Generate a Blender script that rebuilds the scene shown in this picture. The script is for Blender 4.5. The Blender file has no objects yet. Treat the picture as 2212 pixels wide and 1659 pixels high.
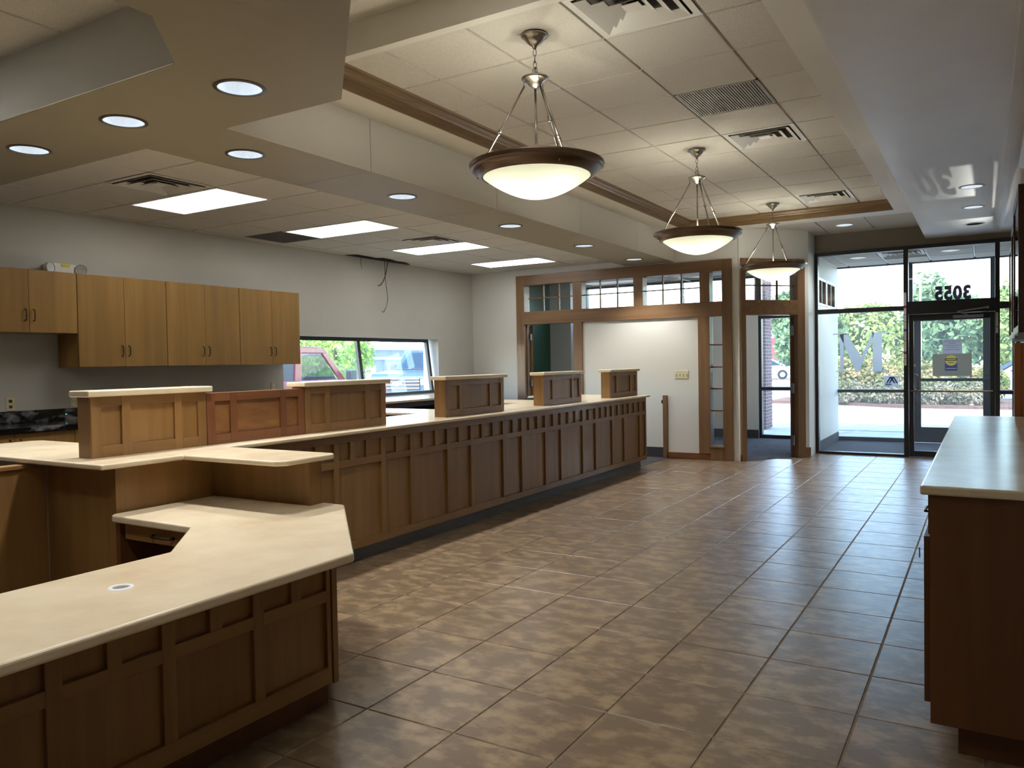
import bpy, bmesh, math, random
from mathutils import Vector, Matrix
random.seed(7)
SC = bpy.context.scene
COL = SC.collection

# ------------------------------------------------------------------ camera, world, sun, exposure
CAM_H = 1.44
YAW, PITCH, ROLL, FPX = 0.54236, 0.027233, -0.017661, 1697.2
def setup_camera():
    cy, sy = math.cos(YAW), math.sin(YAW)
    f = Vector((-sy * math.cos(PITCH), cy * math.cos(PITCH), -math.sin(PITCH)))
    rt = Vector((cy, sy, 0)); up = rt.cross(f)
    r2 = rt * math.cos(ROLL) + up * math.sin(ROLL)
    u2 = -rt * math.sin(ROLL) + up * math.cos(ROLL)
    cd = bpy.data.cameras.new('camera'); co = bpy.data.objects.new('camera', cd); COL.objects.link(co)
    cd.sensor_width = 36; cd.sensor_fit = 'HORIZONTAL'; cd.lens = FPX / 2212 * 36
    cd.clip_start = 0.05; cd.clip_end = 400
    m = Matrix((r2, u2, -f)).transposed().to_4x4(); m.translation = (0, 0, CAM_H)
    co.matrix_world = m
    SC.camera = co
setup_camera()

W = bpy.data.worlds.new('World'); SC.world = W; W.use_nodes = True
wn = W.node_tree; wn.nodes.clear()
wo = wn.nodes.new('ShaderNodeOutputWorld'); wb = wn.nodes.new('ShaderNodeBackground')
sk = wn.nodes.new('ShaderNodeTexSky'); sk.sky_type = 'NISHITA'; sk.sun_disc = False
sk.sun_elevation = math.radians(50); sk.sun_rotation = math.radians(195); sk.air_density = 1.0; sk.dust_density = 0.8; sk.ozone_density = 2.0
wn.links.new(sk.outputs[0], wb.inputs[0]); wb.inputs[1].default_value = 0.72
wn.links.new(wb.outputs[0], wo.inputs[0])

sd = bpy.data.lights.new('sun', 'SUN'); sd.energy = 2.6; sd.angle = 0.01; sd.color = (1.0, 0.95, 0.86)
so = bpy.data.objects.new('sun', sd); COL.objects.link(so)
so.rotation_euler = Vector((-0.22, 0.62, -0.77)).to_track_quat('-Z', 'Y').to_euler(); so.location = (5, -10, 20)

SC.view_settings.view_transform = 'Standard'; SC.view_settings.look = 'None'
SC.view_settings.gamma = 1.0; SC.view_settings.use_curve_mapping = False
SC.view_settings.exposure = 1.25
SC.cycles.use_denoising = True
SC.cycles.max_bounces = 5; SC.cycles.transparent_max_bounces = 16; SC.cycles.diffuse_bounces = 3; SC.cycles.glossy_bounces = 3
SC.cycles.use_adaptive_sampling = True; SC.cycles.adaptive_threshold = 0.08; SC.cycles.adaptive_min_samples = 24
SC.cycles.sample_clamp_indirect = 6.0
SC.cycles.caustics_reflective = False; SC.cycles.caustics_refractive = False
PEND_W, TROF_E, CAN_E = 7.5, 2.6, 0.37

# ------------------------------------------------------------------ materials
def srgb(r, g, b):
    def c(v):
        v /= 255.0
        return v / 12.92 if v <= 0.04045 else ((v + 0.055) / 1.055) ** 2.4
    return (c(r), c(g), c(b), 1.0)
MATS = {}
def newmat(name):
    m = bpy.data.materials.new(name); m.use_nodes = True
    nt = m.node_tree; nt.nodes.clear()
    o = nt.nodes.new('ShaderNodeOutputMaterial'); MATS[name] = m
    return m, nt, o
def mk(name, col, rough=0.5, metal=0.0, col2=None, scale=6.0, stretch=(1, 1, 1), detail=4.0, bump=0.0, bscale=None,
       spec=0.5, rand=True, emis=0.0, contrast=(0.35, 0.65), val=0.0, coat=0.0, bstretch=None):
    m, nt, o = newmat(name); N = nt.nodes; Lk = nt.links
    b = N.new('ShaderNodeBsdfPrincipled'); Lk.new(b.outputs[0], o.inputs[0])
    b.inputs['Roughness'].default_value = rough; b.inputs['Metallic'].default_value = metal
    b.inputs['Specular IOR Level'].default_value = spec; b.inputs['Base Color'].default_value = col
    b.inputs['Coat Weight'].default_value = coat
    if emis:
        b.inputs['Emission Color'].default_value = col; b.inputs['Emission Strength'].default_value = emis
    tc = N.new('ShaderNodeTexCoord'); vec = tc.outputs['Object']
    oi = None
    if rand:
        oi = N.new('ShaderNodeObjectInfo'); mu = N.new('ShaderNodeVectorMath'); mu.operation = 'MULTIPLY_ADD'
        cb = N.new('ShaderNodeCombineXYZ')
        for i in range(3): Lk.new(oi.outputs['Random'], cb.inputs[i])
        Lk.new(cb.outputs[0], mu.inputs[0]); mu.inputs[1].default_value = (37.0, 53.0, 71.0); Lk.new(vec, mu.inputs[2]); vec = mu.outputs[0]
    if col2 is not None:
        mp = N.new('ShaderNodeMapping'); mp.inputs['Scale'].default_value = stretch; Lk.new(vec, mp.inputs[0])
        nz = N.new('ShaderNodeTexNoise'); nz.inputs['Scale'].default_value = scale; nz.inputs['Detail'].default_value = detail
        nz.inputs['Roughness'].default_value = 0.6
        Lk.new(mp.outputs[0], nz.inputs['Vector'])
        rp = N.new('ShaderNodeMapRange'); rp.inputs[1].default_value = contrast[0]; rp.inputs[2].default_value = contrast[1]
        Lk.new(nz.outputs['Fac'], rp.inputs[0])
        mx = N.new('ShaderNodeMix'); mx.data_type = 'RGBA'; mx.inputs[6].default_value = col; mx.inputs[7].default_value = col2
        Lk.new(rp.outputs[0], mx.inputs[0]); outc = mx.outputs[2]
        if val and oi:
            hv = N.new('ShaderNodeHueSaturation'); mr = N.new('ShaderNodeMapRange'); mr.inputs[3].default_value = 1 - val; mr.inputs[4].default_value = 1 + val
            Lk.new(oi.outputs['Random'], mr.inputs[0]); Lk.new(mr.outputs[0], hv.inputs['Value']); Lk.new(outc, hv.inputs['Color']); outc = hv.outputs[0]
        Lk.new(outc, b.inputs['Base Color'])
    if bump:
        mp2 = N.new('ShaderNodeMapping'); mp2.inputs['Scale'].default_value = bstretch or (1, 1, 1); Lk.new(vec, mp2.inputs[0])
        nb = N.new('ShaderNodeTexNoise'); nb.inputs['Scale'].default_value = bscale or scale; nb.inputs['Detail'].default_value = 3
        Lk.new(mp2.outputs[0], nb.inputs['Vector'])
        bp = N.new('ShaderNodeBump'); bp.inputs['Strength'].default_value = bump; bp.inputs['Distance'].default_value = 0.01
        Lk.new(nb.outputs['Fac'], bp.inputs['Height']); Lk.new(bp.outputs[0], b.inputs['Normal'])
    return m
def wood(name, axis, c1, c2, rough=0.42, val=0.10):
    s = [7.0, 7.0, 7.0]; s[axis] = 0.45
    return mk(name, c1, rough, col2=c2, scale=1.6, stretch=tuple(s), detail=4, val=val, bump=0.02, bscale=9, contrast=(0.22, 0.78), bstretch=tuple(s), coat=0.08)
WD1, WD2 = srgb(147, 111, 65), srgb(117, 84, 45)
wood('wood_x', 0, WD1, WD2); wood('wood_y', 1, WD1, WD2); wood('wood_z', 2, WD1, WD2)
wood('wood_red_y', 1, srgb(138, 90, 54), srgb(108, 66, 38)); wood('wood_red_z', 2, srgb(130, 82, 50), srgb(102, 62, 36))
mk('wood_ply', srgb(146, 102, 58), 0.5, col2=srgb(118, 76, 40), scale=3.0, stretch=(1, 2.0, 5.0), detail=5, contrast=(0.3, 0.7))
wood('wood_frame_x', 0, srgb(140, 108, 76), srgb(110, 82, 56), 0.35); wood('wood_frame_z', 2, srgb(140, 108, 76), srgb(110, 82, 56), 0.35)
wood('wood_dark_z', 2, srgb(84, 58, 44), srgb(62, 42, 34), 0.3); wood('wood_crown_y', 1, srgb(132, 106, 72), srgb(108, 84, 54), 0.4); wood('wood_crown_x', 0, srgb(132, 106, 72), srgb(108, 84, 54), 0.4)
wood('wood_cab_z', 2, srgb(168, 130, 70), srgb(136, 102, 50), 0.42, 0.08)
wood('wood_cred_z', 2, srgb(112, 72, 40), srgb(84, 50, 26), 0.4); wood('wood_orange_z', 2, srgb(176, 112, 66), srgb(150, 90, 50), 0.35)
mk('solid_surface', srgb(226, 212, 184), 0.22, col2=srgb(210, 192, 162), scale=3.5, detail=6, rand=False, contrast=(0.35, 0.7))
mk('grommet', srgb(235, 235, 232), 0.35)
mk('granite', srgb(14, 15, 18), 0.15, col2=srgb(125, 125, 130), scale=5.0, stretch=(1.5, 1.0, 2.2), detail=6, contrast=(0.52, 0.64), rand=False)
mk('tile', srgb(116, 97, 76), 0.31, col2=srgb(154, 132, 103), scale=8.0, stretch=(1, 1.5, 1), detail=6, val=0.06, bump=0.10, bscale=9, contrast=(0.45, 0.62), spec=0.55, bstretch=(1, 2.2, 1))
mk('grout', srgb(136, 118, 98), 0.85)
mk('ceiling_tile', srgb(212, 206, 194), 0.9, col2=srgb(196, 190, 178), scale=120, detail=2, bump=0.25, bscale=160)
mk('grid_metal', srgb(206, 202, 192), 0.5)
mk('grid_white', srgb(235, 235, 232), 0.45)
mk('paint_grey', srgb(196, 195, 188), 0.6, col2=srgb(192, 191, 184), scale=2, bump=0.03, bscale=180)
mk('paint_white', srgb(218, 217, 210), 0.6, bump=0.03, bscale=180)
mk('paint_taupe', srgb(154, 145, 124), 0.55, col2=srgb(150, 141, 120), scale=1.2, bump=0.03, bscale=160)
mk('paint_band', srgb(218, 213, 200), 0.55, bump=0.03, bscale=160)
mk('paint_soffit', srgb(226, 221, 214), 0.36, col2=srgb(220, 215, 208), scale=1.5, bump=0.05, bscale=4, bstretch=(1, 6, 1))
mk('taupe_backlit', srgb(124, 116, 102), 0.6, bump=0.03, bscale=160)  # taupe darkened: the backlit shade is put into the colour
mk('paint_green', srgb(44, 84, 62), 0.5)
mk('carpet', srgb(58, 60, 68), 0.95, col2=srgb(104, 102, 106), scale=7, stretch=(1.2, 9, 1), detail=3, bump=0.3, bscale=300, contrast=(0.42, 0.6))
mk('carpet_base', srgb(52, 52, 54), 0.95, col2=srgb(72, 72, 74), scale=60, bump=0.2, bscale=200)
mk('mat_dark', srgb(62, 64, 70), 0.95, col2=srgb(48, 50, 56), scale=40, bump=0.3, bscale=200)
mk('vinyl_grey', srgb(110, 110, 116), 0.55)
mk('black_metal', srgb(34, 35, 38), 0.38, spec=0.5)
mk('black_lam', srgb(38, 36, 38), 0.5)
mk('handle_metal', srgb(62, 56, 50), 0.35, metal=0.9)
mk('nickel', srgb(176, 170, 160), 0.28, metal=1.0)
mk('bronze', srgb(128, 110, 94), 0.34, metal=1.0)
mk('chrome', srgb(210, 212, 214), 0.15, metal=1.0)
mk('alu', srgb(150, 152, 156), 0.35, metal=0.8)
mk('can_reflector', srgb(222, 230, 238), 0.22, metal=0.75, emis=0.17)
mk('white_plastic', srgb(232, 230, 224), 0.4)
mk('ivory', srgb(216, 206, 172), 0.4)
mk('dark_hole', srgb(12, 12, 12), 0.9)
mk('vent_paint', srgb(214, 210, 200), 0.45)
mk('vent_dark', srgb(60, 56, 50), 0.8)
mk('grille_grey', srgb(150, 146, 136), 0.6)
mk('trim_ring', srgb(84, 76, 68), 0.35, metal=0.3)
mk('trim_ring_light', srgb(190, 190, 188), 0.35, metal=0.2)
mk('wire', srgb(40, 38, 36), 0.5)
mk('paper', srgb(196, 198, 224), 0.8); mk('paper_line', srgb(120, 120, 150), 0.8)
mk('cardboard', srgb(150, 148, 136), 0.85); mk('yellow', srgb(226, 206, 40), 0.6); mk('blue_print', srgb(40, 48, 130), 0.6); mk('black_print', srgb(24, 24, 24), 0.6)
mk('strip_white', srgb(214, 208, 208), 0.6); mk('strip_red', srgb(170, 48, 44), 0.6); mk('strip_blue', srgb(60, 90, 160), 0.6)
mk('key_plastic', srgb(225, 220, 210), 0.4)
mk('concrete', srgb(186, 182, 176), 0.85, col2=srgb(168, 164, 158), scale=3, rand=False); mk('asphalt', srgb(150, 148, 146), 0.9, col2=srgb(136, 134, 132), scale=8, rand=False)
mk('mulch', srgb(120, 92, 76), 0.95, col2=srgb(84, 60, 48), scale=30, bump=0.5, bscale=40, rand=False)
mk('brick', srgb(122, 84, 78), 0.8, col2=srgb(92, 62, 60), scale=18, val=0.14); mk('mortar', srgb(176, 170, 168), 0.9)
mk('bark', srgb(96, 76, 60), 0.9, col2=srgb(70, 54, 42), scale=20, stretch=(3, 3, 0.5))
mk('siding', srgb(120, 134, 148), 0.6, val=0.08, col2=srgb(108, 122, 136), scale=2); mk('siding_cap', srgb(206, 212, 216), 0.5); mk('roof_unit', srgb(150, 156, 160), 0.6)
mk('stucco', srgb(226, 222, 214), 0.8); mk('roof_red', srgb(178, 52, 56), 0.6); mk('tan_wall', srgb(196, 160, 140), 0.8)
mk('car_red', srgb(112, 24, 32), 0.25, coat=0.6); mk('car_blue', srgb(52, 84, 102), 0.22, metal=0.3, coat=0.6); mk('car_white', srgb(228, 230, 232), 0.25, coat=0.6); mk('car_dark', srgb(38, 42, 48), 0.4); mk('rubber', srgb(26, 26, 27), 0.8); mk('gold', srgb(214, 172, 70), 0.3, metal=0.6)
mk('lamp_post', srgb(196, 200, 206), 0.5, metal=0.2)
def foliage_mat(name, a, b, trans=0.35):
    m, nt, o = newmat(name); N = nt.nodes; Lk = nt.links
    tc = N.new('ShaderNodeTexCoord'); nz = N.new('ShaderNodeTexNoise'); nz.inputs['Scale'].default_value = 2.2; nz.inputs['Detail'].default_value = 5
    Lk.new(tc.outputs['Object'], nz.inputs['Vector'])
    mr = N.new('ShaderNodeMapRange'); mr.inputs[1].default_value = 0.35; mr.inputs[2].default_value = 0.65; Lk.new(nz.outputs['Fac'], mr.inputs[0])
    mx = N.new('ShaderNodeMix'); mx.data_type = 'RGBA'; mx.inputs[6].default_value = a; mx.inputs[7].default_value = b; Lk.new(mr.outputs[0], mx.inputs[0])
    d = N.new('ShaderNodeBsdfDiffuse'); t = N.new('ShaderNodeBsdfTranslucent'); ms = N.new('ShaderNodeMixShader'); ms.inputs[0].default_value = trans
    Lk.new(mx.outputs[2], d.inputs[0]); Lk.new(mx.outputs[2], t.inputs[0]); Lk.new(d.outputs[0], ms.inputs[1]); Lk.new(t.outputs[0], ms.inputs[2]); Lk.new(ms.outputs[0], o.inputs[0])
foliage_mat('vinyl_digit', srgb(126, 112, 138), srgb(126, 112, 138), 0.6); foliage_mat('leaf_tree', srgb(96, 124, 92), srgb(146, 166, 116)); foliage_mat('leaf_yellow', srgb(128, 150, 88), srgb(176, 184, 116)); foliage_mat('leaf_hedge', srgb(112, 130, 66), srgb(182, 160, 112)); foliage_mat('leaf_low', srgb(116, 122, 84), srgb(178, 164, 140)); foliage_mat('leaf_lime', srgb(118, 160, 70), srgb(166, 190, 100))
def glass_mat(name, tint=(0.97, 0.985, 0.98, 1), refl=1.0, haze=0.0):
    m, nt, o = newmat(name); N = nt.nodes; Lk = nt.links
    t = N.new('ShaderNodeBsdfTransparent'); t.inputs[0].default_value = tint
    g = N.new('ShaderNodeBsdfGlossy'); g.inputs['Roughness'].default_value = 0.0
    lw = N.new('ShaderNodeLayerWeight'); pw = N.new('ShaderNodeMath'); pw.operation = 'POWER'; pw.inputs[1].default_value = 5.0; Lk.new(lw.outputs['Facing'], pw.inputs[0])
    mu = N.new('ShaderNodeMath'); mu.operation = 'MULTIPLY_ADD'; mu.inputs[1].default_value = 0.965 * refl; mu.inputs[2].default_value = 0.035 * refl; mu.use_clamp = True; Lk.new(pw.outputs[0], mu.inputs[0])
    ms = N.new('ShaderNodeMixShader'); Lk.new(mu.outputs[0], ms.inputs[0]); Lk.new(t.outputs[0], ms.inputs[1]); Lk.new(g.outputs[0], ms.inputs[2])
    hz = N.new('ShaderNodeBsdfTranslucent'); hz.inputs[0].default_value = (0.9, 0.95, 1.0, 1); m3 = N.new('ShaderNodeMixShader'); m3.inputs[0].default_value = haze
    Lk.new(ms.outputs[0], m3.inputs[1]); Lk.new(hz.outputs[0], m3.inputs[2]); Lk.new(m3.outputs[0], o.inputs[0])
glass_mat('glass', haze=0.018); glass_mat('glass_green', (0.80, 0.90, 0.86, 1)); glass_mat('glass_car', (0.42, 0.52, 0.56, 1))  # slight translucent haze put into the panes to imitate veiling glare
def frost_mat():
    m, nt, o = newmat('frost'); N = nt.nodes; Lk = nt.links
    t = N.new('ShaderNodeBsdfTransparent'); d = N.new('ShaderNodeBsdfDiffuse'); d.inputs[0].default_value = (0.85, 0.88, 0.92, 1)
    tr = N.new('ShaderNodeBsdfTranslucent'); tr.inputs[0].default_value = (0.72, 0.78, 0.84, 1)
    m1 = N.new('ShaderNodeMixShader'); m1.inputs[0].default_value = 0.7; Lk.new(d.outputs[0], m1.inputs[1]); Lk.new(tr.outputs[0], m1.inputs[2])
    m2 = N.new('ShaderNodeMixShader'); m2.inputs[0].default_value = 0.88; Lk.new(t.outputs[0], m2.inputs[1]); Lk.new(m1.outputs[0], m2.inputs[2]); Lk.new(m2.outputs[0], o.inputs[0])
frost_mat()
def bowl_mat():
    m, nt, o = newmat('bowl_glass'); N = nt.nodes; Lk = nt.links
    d = N.new('ShaderNodeBsdfPrincipled'); d.inputs['Base Color'].default_value = srgb(236, 236, 214); d.inputs['Roughness'].default_value = 0.25
    d.inputs['Emission Color'].default_value = srgb(240, 244, 205); d.inputs['Emission Strength'].default_value = 0.12
    t = N.new('ShaderNodeBsdfTranslucent'); t.inputs[0].default_value = (0.42, 0.43, 0.34, 1)
    ms = N.new('ShaderNodeMixShader'); ms.inputs[0].default_value = 0.4
    Lk.new(d.outputs[0], ms.inputs[1]); Lk.new(t.outputs[0], ms.inputs[2]); Lk.new(ms.outputs[0], o.inputs[0])
bowl_mat()
def emit(name, col, s):
    m, nt, o = newmat(name); e = nt.nodes.new('ShaderNodeEmission'); e.inputs[0].default_value = col; e.inputs[1].default_value = s; nt.links.new(e.outputs[0], o.inputs[0])
emit('troffer_lens', (1.0, 0.97, 0.92, 1), TROF_E); emit('can_glow', (0.86, 0.94, 1.0, 1), CAN_E); emit('can_bulb', (0.95, 0.98, 1.0, 1), 2.4); emit('led', (0.2, 1.0, 0.7, 1), 2.0)

# ------------------------------------------------------------------ mesh helpers
ORG = {}
class MB:
    def __init__(self, M=None): self.v, self.f, self.M = [], [], M
    def add(self, vs, fs):
        n = len(self.v)
        for p in vs:
            p = Vector(p); self.v.append(self.M @ p if self.M else p)
        self.f += [[i + n for i in f] for f in fs]
        return self
    def box(self, x0, x1, y0, y1, z0, z1):
        if x0 > x1: x0, x1 = x1, x0
        if y0 > y1: y0, y1 = y1, y0
        if z0 > z1: z0, z1 = z1, z0
        return self.add([(x0, y0, z0), (x1, y0, z0), (x1, y1, z0), (x0, y1, z0), (x0, y0, z1), (x1, y0, z1), (x1, y1, z1), (x0, y1, z1)],
                 [(0, 3, 2, 1), (4, 5, 6, 7), (0, 1, 5, 4), (1, 2, 6, 5), (2, 3, 7, 6), (3, 0, 4, 7)])
    def prism(self, pts, a, b, axis=2):
        """polygon pts extruded along axis between a and b; pts are the two other coordinates in order"""
        def P(p, h):
            if axis == 2: return (p[0], p[1], h)
            if axis == 1: return (p[0], h, p[1])
            return (h, p[0], p[1])
        n = len(pts); area = sum(pts[i][0] * pts[(i + 1) % n][1] - pts[(i + 1) % n][0] * pts[i][1] for i in range(n))
        if (area < 0) != (axis == 1): pts = pts[::-1]
        vs = [P(p, a) for p in pts] + [P(p, b) for p in pts]
        fs = [tuple(range(n - 1, -1, -1)), tuple(range(n, 2 * n))] + [(i, (i + 1) % n, n + (i + 1) % n, n + i) for i in range(n)]
        return self.add(vs, fs)
    def lathe(self, prof, c, seg=32, closed=False):
        """prof: (r,z) list, around vertical axis at c"""
        vs, fs = [], []; n = len(prof)
        for k in range(seg):
            a = 2 * math.pi * k / seg
            for r, z in prof: vs.append((c[0] + r * math.cos(a), c[1] + r * math.sin(a), c[2] + z))
        for k in range(seg):
            k2 = (k + 1) % seg
            for i in range(n if closed else n - 1):
                j = (i + 1) % n
                fs.append((k * n + i, k2 * n + i, k2 * n + j, k * n + j))
        return self.add(vs, fs)
    def tube(self, path, r, seg=8, cap=True):
        path = [Vector(p) for p in path]; n = len(path); vs, fs = [], []
        for i, p in enumerate(path):
            t = (path[min(i + 1, n - 1)] - path[max(i - 1, 0)]).normalized()
            ref = Vector((0, 0, 1)) if abs(t.z) < 0.9 else Vector((1, 0, 0))
            a = t.cross(ref).normalized(); b = t.cross(a)
            rr = r[i] if isinstance(r, (list, tuple)) else r
            for k in range(seg):
                an = 2 * math.pi * k / seg; vs.append(p + a * math.cos(an) * rr + b * math.sin(an) * rr)
        for i in range(n - 1):
            for k in range(seg):
                k2 = (k + 1) % seg; fs.append((i * seg + k, i * seg + k2, (i + 1) * seg + k2, (i + 1) * seg + k))
        if cap: fs += [tuple(range(seg - 1, -1, -1)), tuple(range((n - 1) * seg, n * seg))]
        return self.add(vs, fs)
    def build(self, name, mat, parent=None, bevel=0.0, seg=2, smooth=False, kind=None, angle=40):
        org = ORG.get(parent, Vector((0, 0, 0)))
        me = bpy.data.meshes.new(name); me.from_pydata([tuple(v - org) for v in self.v], [], self.f); me.update()
        bm = bmesh.new(); bm.from_mesh(me); bmesh.ops.recalc_face_normals(bm, faces=bm.faces); bm.to_mesh(me); bm.free()
        me.materials.append(MATS[mat])
        if smooth:
            for p in me.polygons: p.use_smooth = True
        o = bpy.data.objects.new(name, me); COL.objects.link(o)
        if parent: o.parent = parent; ORG[o] = org
        else: ORG[o] = Vector((0, 0, 0))
        if bevel:
            bv = o.modifiers.new('bevel', 'BEVEL'); bv.width = bevel; bv.segments = seg; bv.limit_method = 'ANGLE'; bv.angle_limit = math.radians(angle)
        if kind: o['kind'] = kind
        return o
def tag(o, label, cat, group=None, kind=None):
    o['label'] = label; o['category'] = cat
    if group: o['group'] = group
    if kind: o['kind'] = kind
    return o
def thing(name, label, cat, loc=(0, 0, 0), group=None, kind=None):
    o = bpy.data.objects.new(name, None); COL.objects.link(o); o.location = loc; o.empty_display_size = 0.1
    ORG[o] = Vector(loc); return tag(o, label, cat, group, kind)
def bx(name, mat, parent, x0, x1, y0, y1, z0, z1, bevel=0.0, M=None, seg=2):
    return MB(M).box(x0, x1, y0, y1, z0, z1).build(name, mat, parent, bevel, seg)
def copy_tree(o, loc, label=None, parent=None):
    c = o.copy(); COL.objects.link(c)
    if parent is None: c.location = loc
    else: c.parent = parent
    if label: c['label'] = label
    for ch in o.children: copy_tree(ch, None, None, c)
    return c
def struct(name, label, cat, mb, mat, bevel=0.0): return tag(mb.build(name, mat, None, bevel), label, cat, kind='structure')
def inst(name, me, parent, loc):
    o = bpy.data.objects.new(name, me); COL.objects.link(o); o.parent = parent; o.location = Vector(loc) - ORG[parent]; return o
MESH = {}
def tile_mesh(key, w, l, t, mat, ch):
    """thin slab centred on origin, its face (chamfered by ch) towards +t direction sign"""
    k = (key, round(w, 3), round(l, 3))
    if k in MESH: return MESH[k]
    a, b = w / 2, l / 2
    v = [(-a, -b, 0), (a, -b, 0), (a, b, 0), (-a, b, 0)]
    s = t * 0.75
    v += [(x, y, s) for x, y, _ in v[:4]]
    v += [(-a + ch, -b + ch, t), (a - ch, -b + ch, t), (a - ch, b - ch, t), (-a + ch, b - ch, t)]
    f = [(3, 2, 1, 0)] + [(i, (i + 1) % 4, 4 + (i + 1) % 4, 4 + i) for i in range(4)] + [(4 + i, 4 + (i + 1) % 4, 8 + (i + 1) % 4, 8 + i) for i in range(4)] + [(8, 9, 10, 11)]
    if t < 0: f = [x[::-1] for x in f]
    me = bpy.data.meshes.new(key); me.from_pydata(v, [], f); me.update(); me.materials.append(MATS[mat]); MESH[k] = me
    return me
def ceiling(name, label, xs, ys, z, skip=(), top=None, bar='grid_metal', tmat='ceiling_tile', gap=0.014, rim=True):
    x0, x1, y0, y1 = xs[0], xs[-1], ys[0], ys[-1]
    c = struct(name, label, 'ceiling', MB().box(x0, x1, y0, y1, z + 0.03, (top or z + 0.08)), 'ceiling_tile')
    g = MB()
    for x in xs[1:-1]: g.box(x - 0.009, x + 0.009, y0, y1, z + 0.012, z + 0.03)
    for y in ys[1:-1]: g.box(x0, x1, y - 0.009, y + 0.009, z + 0.0125, z + 0.03)
    if rim:
        g.box(x0, x0 + 0.02, y0, y1, z - 0.001, z + 0.02); g.box(x1 - 0.02, x1, y0, y1, z - 0.001, z + 0.02); g.box(x0, x1, y0, y0 + 0.02, z - 0.001, z + 0.02); g.box(x0, x1, y1 - 0.02, y1, z - 0.001, z + 0.02)
    g.build('suspension_grid', bar, c)
    for i in range(len(xs) - 1):
        for j in range(len(ys) - 1):
            if (i, j) in skip: continue
            w, l = xs[i + 1] - xs[i] - gap, ys[j + 1] - ys[j] - gap
            if w < 0.03 or l < 0.03: continue
            inst('ceiling_panel', tile_mesh('ceiling_panel', w, l, -0.027, tmat, 0.004), c, ((xs[i] + xs[i + 1]) / 2, (ys[j] + ys[j + 1]) / 2, z + 0.027))
    return c

# ------------------------------------------------------------------ the setting: floors
XW, YB, YE, YO, XR = -7.42, 11.07, 12.43, 14.55, 0.40     # left wall, partition, entry glazing, outer glazing, right wall
DA, DB = Vector((-2.93, 11.07, 0)), Vector((-2.18, 11.93, 0))  # ends of the diagonal wall
fl = struct('floor', 'brown mottled ceramic tile floor of the lobby aisle', 'floor', MB().prism([(-4.0, -3.0), (XR, -3.0), (XR, YE), (-2.18, YE), (-2.18, 11.93), (-2.93, 11.07), (-4.0, 10.98)], -0.12, -0.0035), 'grout')
def tile_floor():
    px, py, g = 0.4445, 0.4535, 0.0045
    xs = [-0.443 + px * k for k in range(-9, 3)]; ys = [2.915 + py * k for k in range(-9, 22)]
    for i in range(len(xs) - 1):
        for j in range(len(ys) - 1):
            a, b, c, d = xs[i], xs[i + 1], ys[j], ys[j + 1]
            a = max(a, -4.0); b = min(b, XR)
            d = min(d, YE)
            if b - a < 0.05 or d - c < 0.03: continue
            cx, cy = (a + b) / 2, (c + d) / 2
            if cx < -2.2 and cy > 11.05 + max(0, (cx + 2.93)) * 1.15: continue
            if cx < -2.9 and cy > 10.95: d = 10.98; cy = (c + d) / 2
            if cy < 0.3: continue
            if d - c < 0.03: continue
            inst('floor_tile', tile_mesh('floor_tile', b - a - g, d - c - g, 0.02, 'tile', 0.004), fl, (cx, cy, -0.02))
tile_floor()
struct('floor_carpet', 'grey striped carpet behind the partition wall and teller line', 'floor',
       MB().prism([(XW, -3.0), (-4.0, -3.0), (-4.0, 10.98), (-2.93, 11.07), (-2.18, 11.93), (-2.18, YO), (XW, YO)], -0.12, 0.0), 'carpet')
struct('floor_vestibule', 'dark entrance matting inside the glass vestibule', 'floor', MB().box(-2.18, XR, YE, YO, -0.12, 0.002), 'mat_dark')

# walls
wl = MB(); wl.box(XW - 0.3, XW, -3.2, 6.85, -0.1, 4.0); wl.box(XW - 0.3, XW, 10.07, YO, -0.1, 4.0); wl.box(XW - 0.3, XW, 6.85, 10.07, -0.1, 0.985); wl.box(XW - 0.3, XW, 6.85, 10.07, 1.83, 4.0)
struct('wall_left', 'long pale grey painted wall behind the wall cabinets', 'wall', wl, 'paint_grey')
wb_ = MB(); T = 0.13
wb_.box(XW, -6.55, YB, YB + T, 0, 3.9); wb_.box(-3.04, -2.93, YB, YB + T, 0, 3.9); wb_.box(-6.55, -3.04, YB, YB + T, 2.82, 3.9); wb_.box(-5.40, -3.50, YB + 0.004, YB + T - 0.004, 0.0, 2.07)
struct('wall_back', 'pale grey partition wall around the wood framed office front', 'wall', wb_, 'paint_white')
struct('wall_rear', 'plain painted wall at the unlit end of the lobby', 'wall', MB().box(XW, XR, -3.2, -3.0, 0, 4.0), 'paint_grey')
struct('wall_right', 'pale wall carrying the dark framed display cases', 'wall', MB().box(XR, XR + 0.25, -3.2, YO, 0, 4.0), 'paint_white')
struct('wall_entry', 'taupe painted bulkhead above the black entry glazing', 'wall', MB().box(-2.18, XR, YE, YE + 0.12, 2.98, 3.9), 'taupe_backlit')
# diagonal wall frame: u along the wall, n towards the lobby
du = (DB - DA).normalized(); dn = Vector((du.y, -du.x, 0)); dlen = (DB - DA).length
DM = Matrix(((du.x, -dn.x, 0, DA.x), (du.y, -dn.y, 0, DA.y), (0, 0, 1, 0), (0, 0, 0, 1)))   # local x = along, y = into the office, z up
wd = MB(DM); wd.box(-0.02, 0.0, 0, T, 0, 3.9); wd.box(1.06, dlen, 0, T, 0, 3.9); wd.box(0, 1.06, 0, T, 2.83, 3.9)
struct('wall_diagonal', 'short angled wall holding the wood framed office doorway', 'wall', wd, 'paint_white')
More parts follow.
